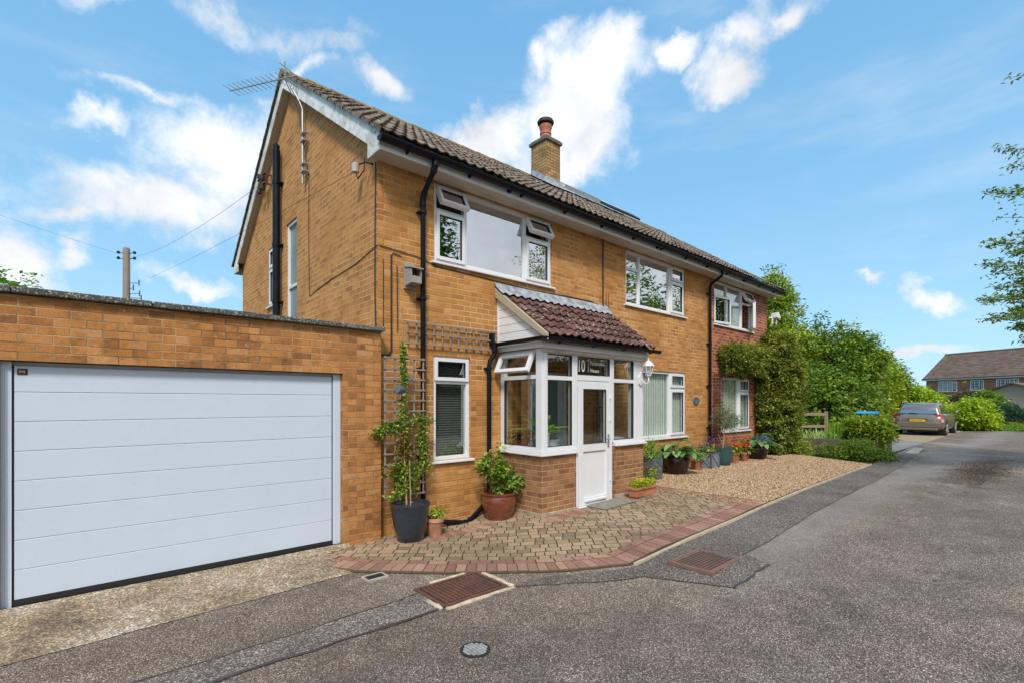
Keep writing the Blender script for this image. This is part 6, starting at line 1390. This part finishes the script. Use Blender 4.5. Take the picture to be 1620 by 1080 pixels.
for s in (-1, 1):
    b = MB(CT); b.add([(.015, s*.60, .74), (.10, s*.885, .74), (.16, s*.875, .94), (.07, s*.62, .93), (.30, s*.893, .76), (.30, s*.885, .92), (.12, s*.60, .74), (.14, s*.62, .93)], [(0, 1, 2, 3), (1, 4, 5, 2), (0, 6, 4, 1), (3, 2, 5, 7), (0, 3, 7, 6)]); tl = b.build('tail_light', M['tail_red'], car, bevel=.006)
    b = MB(CT); b.add([(-.005, s*.58, .60), (.08, s*.87, .60), (.095, s*.885, .735), (.01, s*.60, .735), (.2, s*.89, .60), (.2, s*.89, .735), (.1, s*.58, .60), (.1, s*.60, .735)], [(0, 1, 2, 3), (1, 4, 5, 2), (0, 6, 4, 1), (3, 2, 5, 7), (0, 3, 7, 6)]); b.build('lens', M['tail_clear'], tl, bevel=.005)
    b = MB(CT); b.add([(-.012, s*.58, .53), (.07, s*.84, .53), (.085, s*.87, .595), (.0, s*.59, .595), (.2, s*.86, .53), (.2, s*.88, .595)], [(0, 1, 2, 3), (1, 4, 5, 2)]); b.build('reflector', M['tail_red'], tl)
b = MB(CT); b.box(-.045, .02, -.27, .27, .615, .73); pl = b.build('number_plate', M['plate'], car, bevel=.003)
text('VK63 KUP', .0, .0, .115, M['black_matt'], pl, lambda p: CT((-.0465+p[1]*.2, .245-p[0], .638+p[2])), xs=.86)
b = MB(CT); b.box(-.04, .03, -.34, .34, .745, .77); b.build('trim', M['chrome'], car, bevel=.004)
b = MB(CT); b.tube([(.10, .0, .965), (.115, .20, 1.0), (.12, .32, .995)], .012, 6); b.build('wiper', M['black_matt'], car)
b = MB(CT); b.tube([(.5, 0, 1.46), (.42, 0, 1.56)], .008, 5); b.build('antenna', M['black_matt'], car)
for s in (-1, 1):
    b = MB(CT); b.tube([(.50, s*.62, 1.44), (.62, s*.62, 1.50), (2.0, s*.62, 1.50), (2.15, s*.62, 1.44)], .014, 6); b.build('roof_rail', M['chrome'], car, smooth=True)
    b = MB(CT); b.lathe([(.0, -.07), (.07, -.05), (.095, 0), (.07, .05), (0, .07)], (2.72, s*1.0, 1.02), 14); b.tube([(2.76, s*.78, .98), (2.74, s*.95, .99)], .018, 6); b.build('mirror', M['car'], car, smooth=True)
    for x in (.78, 3.42):
        b = MB(CT); b.tube([(x, s*.70, .315), (x, s*.895, .315)], .38, 28); b.build('wheel_arch', M['black_matt'], body)
        b = MB(CT); b.tube([(x, s*.69, .315), (x, s*.71, .315), (x, s*.885, .315), (x, s*.90, .315)], [.29, .315, .315, .29], 28); w_ = b.build('wheel', M['rubber'], car, smooth=40)
        b = MB(CT); b.tube([(x, s*.86, .315), (x, s*.905, .315)], [.2, .205], 24)
        for k in range(5): a = k*1.2566; b.tube([(x, s*.908, .315), (x+.19*math.cos(a), s*.908, .315+.19*math.sin(a))], .022, 5)
        b.build('rim', M['metal'], w_)
b = MB(CT); b.box(.3, 4.1, -.7, .7, .18, .26); b.build('underbody', M['black_matt'], car)

# ------------------------------------------------------------------ house at the end of the lane
fh = thing('far_house', 'red brick house with long brown roof and multi paned windows at the lane end', 'house', (84, 5, Z))
fo = (88, 12.8, Z); fu = (-.454, -.891); fn_ = (-.891, .454)
TF = UP(fo, fu, fn_)
M['brick_far'] = brickmat('brick_far', [(0, (.27, .09, .05)), (.5, (.46, .17, .10)), (1, (.55, .26, .17))], (.45, .33, .26))
b = MB(TF); b.box(.3, 30, -8, 0, -.3, 4.75); b.prism([(-8, 4.75), (0, 4.75), (-4, 7.9)], lambda p, d: (d, p[0], p[1]), .3, .6); b.build('wall', M['brick_far'], fh)
b = MB(TF); Lr = math.hypot(4.35, 3.5)
rp = MB(); 
for side in (0, 1):
    yy, s1 = (.35, -1) if side == 0 else (-8.35, 1)
    rows = 16
    for r in range(rows):
        q0, q1 = r/rows, (r+1)/rows+.01
        for k in range(60 if side == 0 else 1):
            xa, xb = (k*.5, k*.5+.49) if side == 0 else (0, 30); rn = rb.random()
            b.add([(xa, yy+s1*4.35*q0, 4.68+3.5*q0+.07), (xb, yy+s1*4.35*q0, 4.68+3.5*q0+.07), (xb, yy+s1*4.35*q1, 4.68+3.5*q1+.03), (xa, yy+s1*4.35*q1, 4.68+3.5*q1+.03), (xa, yy+s1*4.35*q0, 4.68+3.5*q0), (xb, yy+s1*4.35*q0, 4.68+3.5*q0)], [(0, 1, 2, 3), (0, 4, 5, 1)], rn)
rfo = b.build('roof', M['tile_far'], fh, recalc=False)
b = MB(TF); b.tube([(0, -4, 8.22), (30, -4, 8.22)], .13, 8); b.build('ridge_tiles', M['tile_far'], rfo)
b = MB(TF); b.box(-.02, 30, .33, .37, 4.5, 4.68).box(-.04, 0, -8.3, .33, 4.5, 4.6); b.box(0, 30, .0, .34, 4.5, 4.52); b.build('fascia', M['white'], fh)
b = MB(TF); gutter(b, (.0, .43, 4.72), (30, .43, 4.72), .06, out=(0, 1)); b.build('gutter', M['black'], fh)
for (a0, a1, z0, z1, nx) in ((1.85, 4.1, 2.9, 4.35, 4), (5.6, 7.05, 3.0, 4.35, 3), (8.35, 10.55, 2.9, 4.35, 5), (12.5, 14.5, 2.9, 4.35, 4)):
    b = MB(TF); fw = .1
    b.box(a0, a0+fw, .0, .06, z0, z1).box(a1-fw, a1, .0, .06, z0, z1).box(a0, a1, .0, .061, z0, z0+fw).box(a0, a1, .0, .061, z1-fw, z1)
    for i in range(1, nx): x = a0+(a1-a0)*i/nx; b.box(x-.045, x+.045, .0, .055, z0, z1)
    for i in range(nx):
        x = a0+(a1-a0)*(i+.5)/nx; b.box(x-.02, x+.02, .0, .045, z0, z1)
    for i in range(1, 4): z = z0+(z1-z0)*i/4; b.box(a0, a1, .0, .04, z-.02, z+.02)
    w_ = b.build('window', M['white'], fh); b = MB(TF); b.box(a0+.03, a1-.03, .004, .012, z0+.03, z1-.03); b.build('pane', M['car_glass'], w_)
b = MB(TF); b.box(4.75, 5.2, .0, .1, 4.0, 4.3); b.build('alarm_box', M['plate'], fh)
gt = thing('outbuilding', 'low pinkish rendered building with a pitched dark roof in front of the far house', 'outbuilding', (72, 3, Z))
fo2 = (71.5, 6.2, Z); TG = UP(fo2, fu, fn_)
b = MB(TG); b.prism([(.0, -.2), (7.4, -.2), (7.4, 2.0), (3.3, 3.35), (.0, 2.2)], lambda p, d: (p[0], d, p[1]), -5, 0); b.build('wall', plain('pink_render', (.46, .32, .25), .9, var=.1), gt)
b = MB(TG); b.prism([(3.3, 3.37), (7.8, 1.9), (7.8, 2.0), (3.3, 3.5), (-.3, 2.24), (-.3, 2.14)], lambda p, d: (p[0], d, p[1]), -5, .25); b.build('roof', M['tile_far'], gt)
hh = thing('distant_house', 'distant house of which only a red brick chimney rises over the trees', 'house', (72, 18, Z))
b = MB(); b.box(72.6, 73.6, 15.3, 16.1, 4, 9.0); ck = b.build('chimney', M['brick_far'], hh); b = MB(); b.box(72.5, 73.7, 15.2, 16.2, 8.6, 8.75); b.build('cap', M['brick_far'], ck)
b = MB(); b.lathe([(.2, 0), (.16, .45), (.2, .5)], (73.1, 15.7, 9.0), 12); b.build('chimney_pot', M['terracotta'], ck)
b = MB(); b.box(69, 77, 14, 24, Z, 4.2); b.build('wall', M['brick_far'], hh)
b = MB(); b.prism([(13.7, 4.2), (24.3, 4.2), (19, 7.0)], lambda p, d: (d, p[0], p[1]), 68.7, 77.3); b.build('roof', M['tile_far'], hh)

# ------------------------------------------------------------------ pole and wires
t = thing('utility_pole', 'weathered wooden telephone pole with pairs of black insulators behind the garage', 'pole', (1.34, 28.1, 0))
b = MB(); b.tube([(1.34, 28.1, -.1), (1.34, 28.1, 8.62), (1.34, 28.1, 8.7)], [.17, .135, .11], 12); b.build('post', M['grey_wood'], t, smooth=40)
b = MB()
for z in (8.20, 8.45):
    for s in (-1, 1):
        b.tube([(1.34, 28.1, z), (1.34+s*.28, 28.1+s*-.2, z+.03)], .018, 6); b.lathe([(.03, -.04), (.07, -.02), (.05, .02), (.07, .05), (.02, .09)], (1.34+s*.28, 28.1-s*.2, z+.02), 10)
b.build('insulator', M['black_matt'], t)
b = MB()
for (z, L) in ((7.1, .32), (6.85, .12), (6.62, .34), (6.42, .4)):
    b.tube([(1.45, 28.0, z), (1.45+L, 27.7, z)], .014, 5); b.tube([(1.45+L, 27.7, z-.12), (1.45+L, 27.7, z+.14)], .022, 5)
b.build('step_bracket', M['black_matt'], t)
def wire(label, a, e, sag, r=.0035):
    a, e = Vector(a), Vector(e); b = MB(); b.tube([a.lerp(e, i/24)-Vector((0, 0, sag*4*(i/24)*(1-i/24))) for i in range(25)], r, 5); tag(b.build('overhead_wire', M['black_matt']), label, 'wire', 'overhead telephone wires')
wire('overhead wire from the telephone pole up to the bracket on the gable', (1.6, 27.9, 8.3), (2.57, 10.5, 6.0), .25)
wire('overhead wire from low on the telephone pole along the gable to the eaves corner', (1.5, 28, 7.0), (2.60, 6.05, 4.68), .10, .003)
wire('overhead wire leaving the telephone pole towards the left edge of the sky', (1.1, 28.2, 8.4), (-14, 34, 14.6), .5, .0045)

# ------------------------------------------------------------------ light, sky, camera
SUN_AZ, SUN_EL = R(221), R(48)   # azimuth clockwise from +Y, sun behind the camera to its left
w = bpy.data.worlds.new('World'); scn.world = w; w.use_nodes = True
wt = w.node_tree; wt.nodes.clear()
class WN(NT):
    def __init__(s): s.t = wt
N_ = WN()
out = N_.n('ShaderNodeOutputWorld'); bg = N_.n('ShaderNodeBackground'); N_.l(bg.outputs[0], out.inputs[0]); bg.inputs['Strength'].default_value = .12
sky = N_.n('ShaderNodeTexSky', sky_type='NISHITA'); sky.sun_disc = False; sky.sun_elevation = SUN_EL; sky.sun_rotation = SUN_AZ; sky.air_density = 1.0; sky.dust_density = .6; sky.ozone_density = 2.2
dirv = N_.n('ShaderNodeTexCoord').outputs['Generated']
dx, dy, dz_ = N_.sep(dirv)
az = N_.math('ARCTAN2', dx, dy); el = N_.math('ARCSINE', dz_)
ae0 = N_.comb(az, el)
wn_ = N_.n('ShaderNodeTexNoise'); N_.l(dirv, wn_.inputs['Vector']); wn_.inputs['Scale'].default_value = 5.; wn_.inputs['Detail'].default_value = 7; wn_.inputs['Roughness'].default_value = .62
va = N_.n('ShaderNodeVectorMath', operation='SUBTRACT'); N_.l(wn_.outputs['Color'], va.inputs[0]); va.inputs[1].default_value = (.5, .5, .5)
vb = N_.n('ShaderNodeVectorMath', operation='SCALE'); N_.l(va.outputs[0], vb.inputs[0]); vb.inputs['Scale'].default_value = .20
vc = N_.n('ShaderNodeVectorMath', operation='ADD'); N_.l(ae0, vc.inputs[0]); N_.l(vb.outputs[0], vc.inputs[1]); ae = vc.outputs[0]
def cam_ae(px, py):
    d = camray(px, py, 1)-Vector((0, 0, 1.7)); d.normalize(); return math.atan2(d.x, d.y), math.asin(d.z)
# clouds: (centre azimuth, elevation, half length, half height, tilt, density) given as sky directions
CL = []
def cloud(px, py, hw, hh, tilt, dens):
    a, e_ = cam_ae(px, py); a2, e2 = cam_ae(px+1, py); a3, e3 = cam_ae(px, py-1)
    CL.append((a, e_, hw*math.hypot(a2-a, e2-e_), hh*math.hypot(a3-a, e3-e_), tilt+math.atan2(e2-e_, a2-a), dens))
for q in ((250, 330, 250, 60, -.12, .82), (380, 255, 150, 85, .2, .95), (200, 215, 130, 28, -.08, .72), (270, 160, 150, 28, -.12, .62), (380, 30, 260, 42, -.22, .5), (180, 8, 110, 28, 0, .5), (95, 350, 100, 26, -.05, .7), (30, 430, 75, 60, 0, .95), (110, 405, 45, 30, .2, .8), (600, 145, 60, 38, -.3, .8), (490, 108, 45, 22, -.2, .5), (330, 440, 90, 18, -.1, .7),
          (780, 220, 130, 62, .25, 1.1), (900, 175, 130, 95, .55, 1.15), (975, 110, 75, 75, .6, 1.0), (1000, 55, 30, 50, .2, .75), (860, 118, 30, 40, .1, .85), (930, 240, 90, 50, .3, .8),
          (1078, 62, 42, 34, .1, .85), (1140, 118, 48, 60, .3, .8), (1180, 45, 48, 75, -.8, .8), (1235, 45, 60, 40, .2, .85), (1480, 468, 75, 22, -.22, .95), (1370, 452, 20, 8, 0, .6), (1430, 570, 110, 14, -.05, .7), (1330, 490, 80, 12, 0, .3)): cloud(*q)
cov = None
nz1 = N_.noise(dirv, 9., 9, .62, .3)
for (a, e_, ra, re, tl, dn) in CL:
    mp = N_.n('ShaderNodeMapping', vector_type='TEXTURE'); N_.l(ae, mp.inputs[0]); mp.inputs['Location'].default_value = (a, e_, 0); mp.inputs['Rotation'].default_value = (0, 0, tl); mp.inputs['Scale'].default_value = (ra*1.45, re*1.45, 1)
    gr_ = N_.n('ShaderNodeTexGradient', gradient_type='SPHERICAL'); N_.l(mp.outputs[0], gr_.inputs[0])
    v_ = N_.math('MULTIPLY', gr_.outputs['Fac'], dn); cov = v_ if cov is None else N_.math('SMOOTH_MAX', cov, v_, .12)
fac = N_.math('ADD', cov, N_.math('MULTIPLY', N_.math('SUBTRACT', nz1, .5), 1.3))
fac = N_.math('MULTIPLY', N_.sstep(fac, .16, .78), N_.sstep(cov, .01, .26))
thin = N_.math('MULTIPLY', N_.sstep(N_.noise(N_.comb(N_.math('MULTIPLY', az, 1.), N_.math('MULTIPLY', el, 4.)), 2.4, 5, .6), .46, .8), .22)
# broken overcast behind the camera
back = N_.math('MULTIPLY', N_.sstep(N_.math('SUBTRACT', 0., dy), .0, .35), N_.ramp(N_.noise(dirv, 2.2, 6, .6), [(.3, .35), (.6, 1)]))
fac = N_.math('MAXIMUM', N_.math('MAXIMUM', fac, thin), back)
shade = N_.ramp(N_.noise(dirv, 5, 6, .62), [(.3, .70), (.6, 1.)])
skyc = N_.mix(1, sky.outputs[0], (1.25, 1.5, 1.55), 'MULTIPLY')
airc = N_.ramp(el, [(.0, (.33, .53, .67)), (.12, (.265, .48, .66)), (.40, (.185, .41, .63)), (.85, (.115, .325, .58))])
skyc = N_.mix(.78, skyc, N_.mix(1, airc, (9.5, 9.5, 9.5), 'MULTIPLY'))
ccol = N_.mix(1, (7.0, 7.15, 7.45), shade, 'MULTIPLY')
N_.l(N_.mix(fac, skyc, ccol), bg.inputs['Color'])

sd = bpy.data.lights.new('sun', 'SUN'); sd.energy = 2.9; sd.angle = R(12); sd.color = (1, .95, .87)
so_ = bpy.data.objects.new('sun', sd); col.objects.link(so_)
sv = Vector((math.sin(SUN_AZ)*math.cos(SUN_EL), math.cos(SUN_AZ)*math.cos(SUN_EL), math.sin(SUN_EL)))
so_.rotation_euler = sv.to_track_quat('Z', 'Y').to_euler()

cd = bpy.data.cameras.new('camera'); cam = bpy.data.objects.new('camera', cd); col.objects.link(cam); scn.camera = cam
cam.location = (0, 0, 1.7); cam.rotation_euler = (R(90), 0, -math.atan2(.66, .7513))
cd.sensor_width = 36; cd.lens = 36*765/1620; cd.shift_y = 96/1620; cd.clip_end = 2000; cd.clip_start = .05
scn.view_settings.view_transform = 'Standard'; scn.view_settings.look = 'None'; scn.view_settings.exposure = 0.34; scn.view_settings.gamma = 1
scn.render.engine = 'CYCLES'
scn.cycles.max_bounces = 8; scn.cycles.transparent_max_bounces = 12
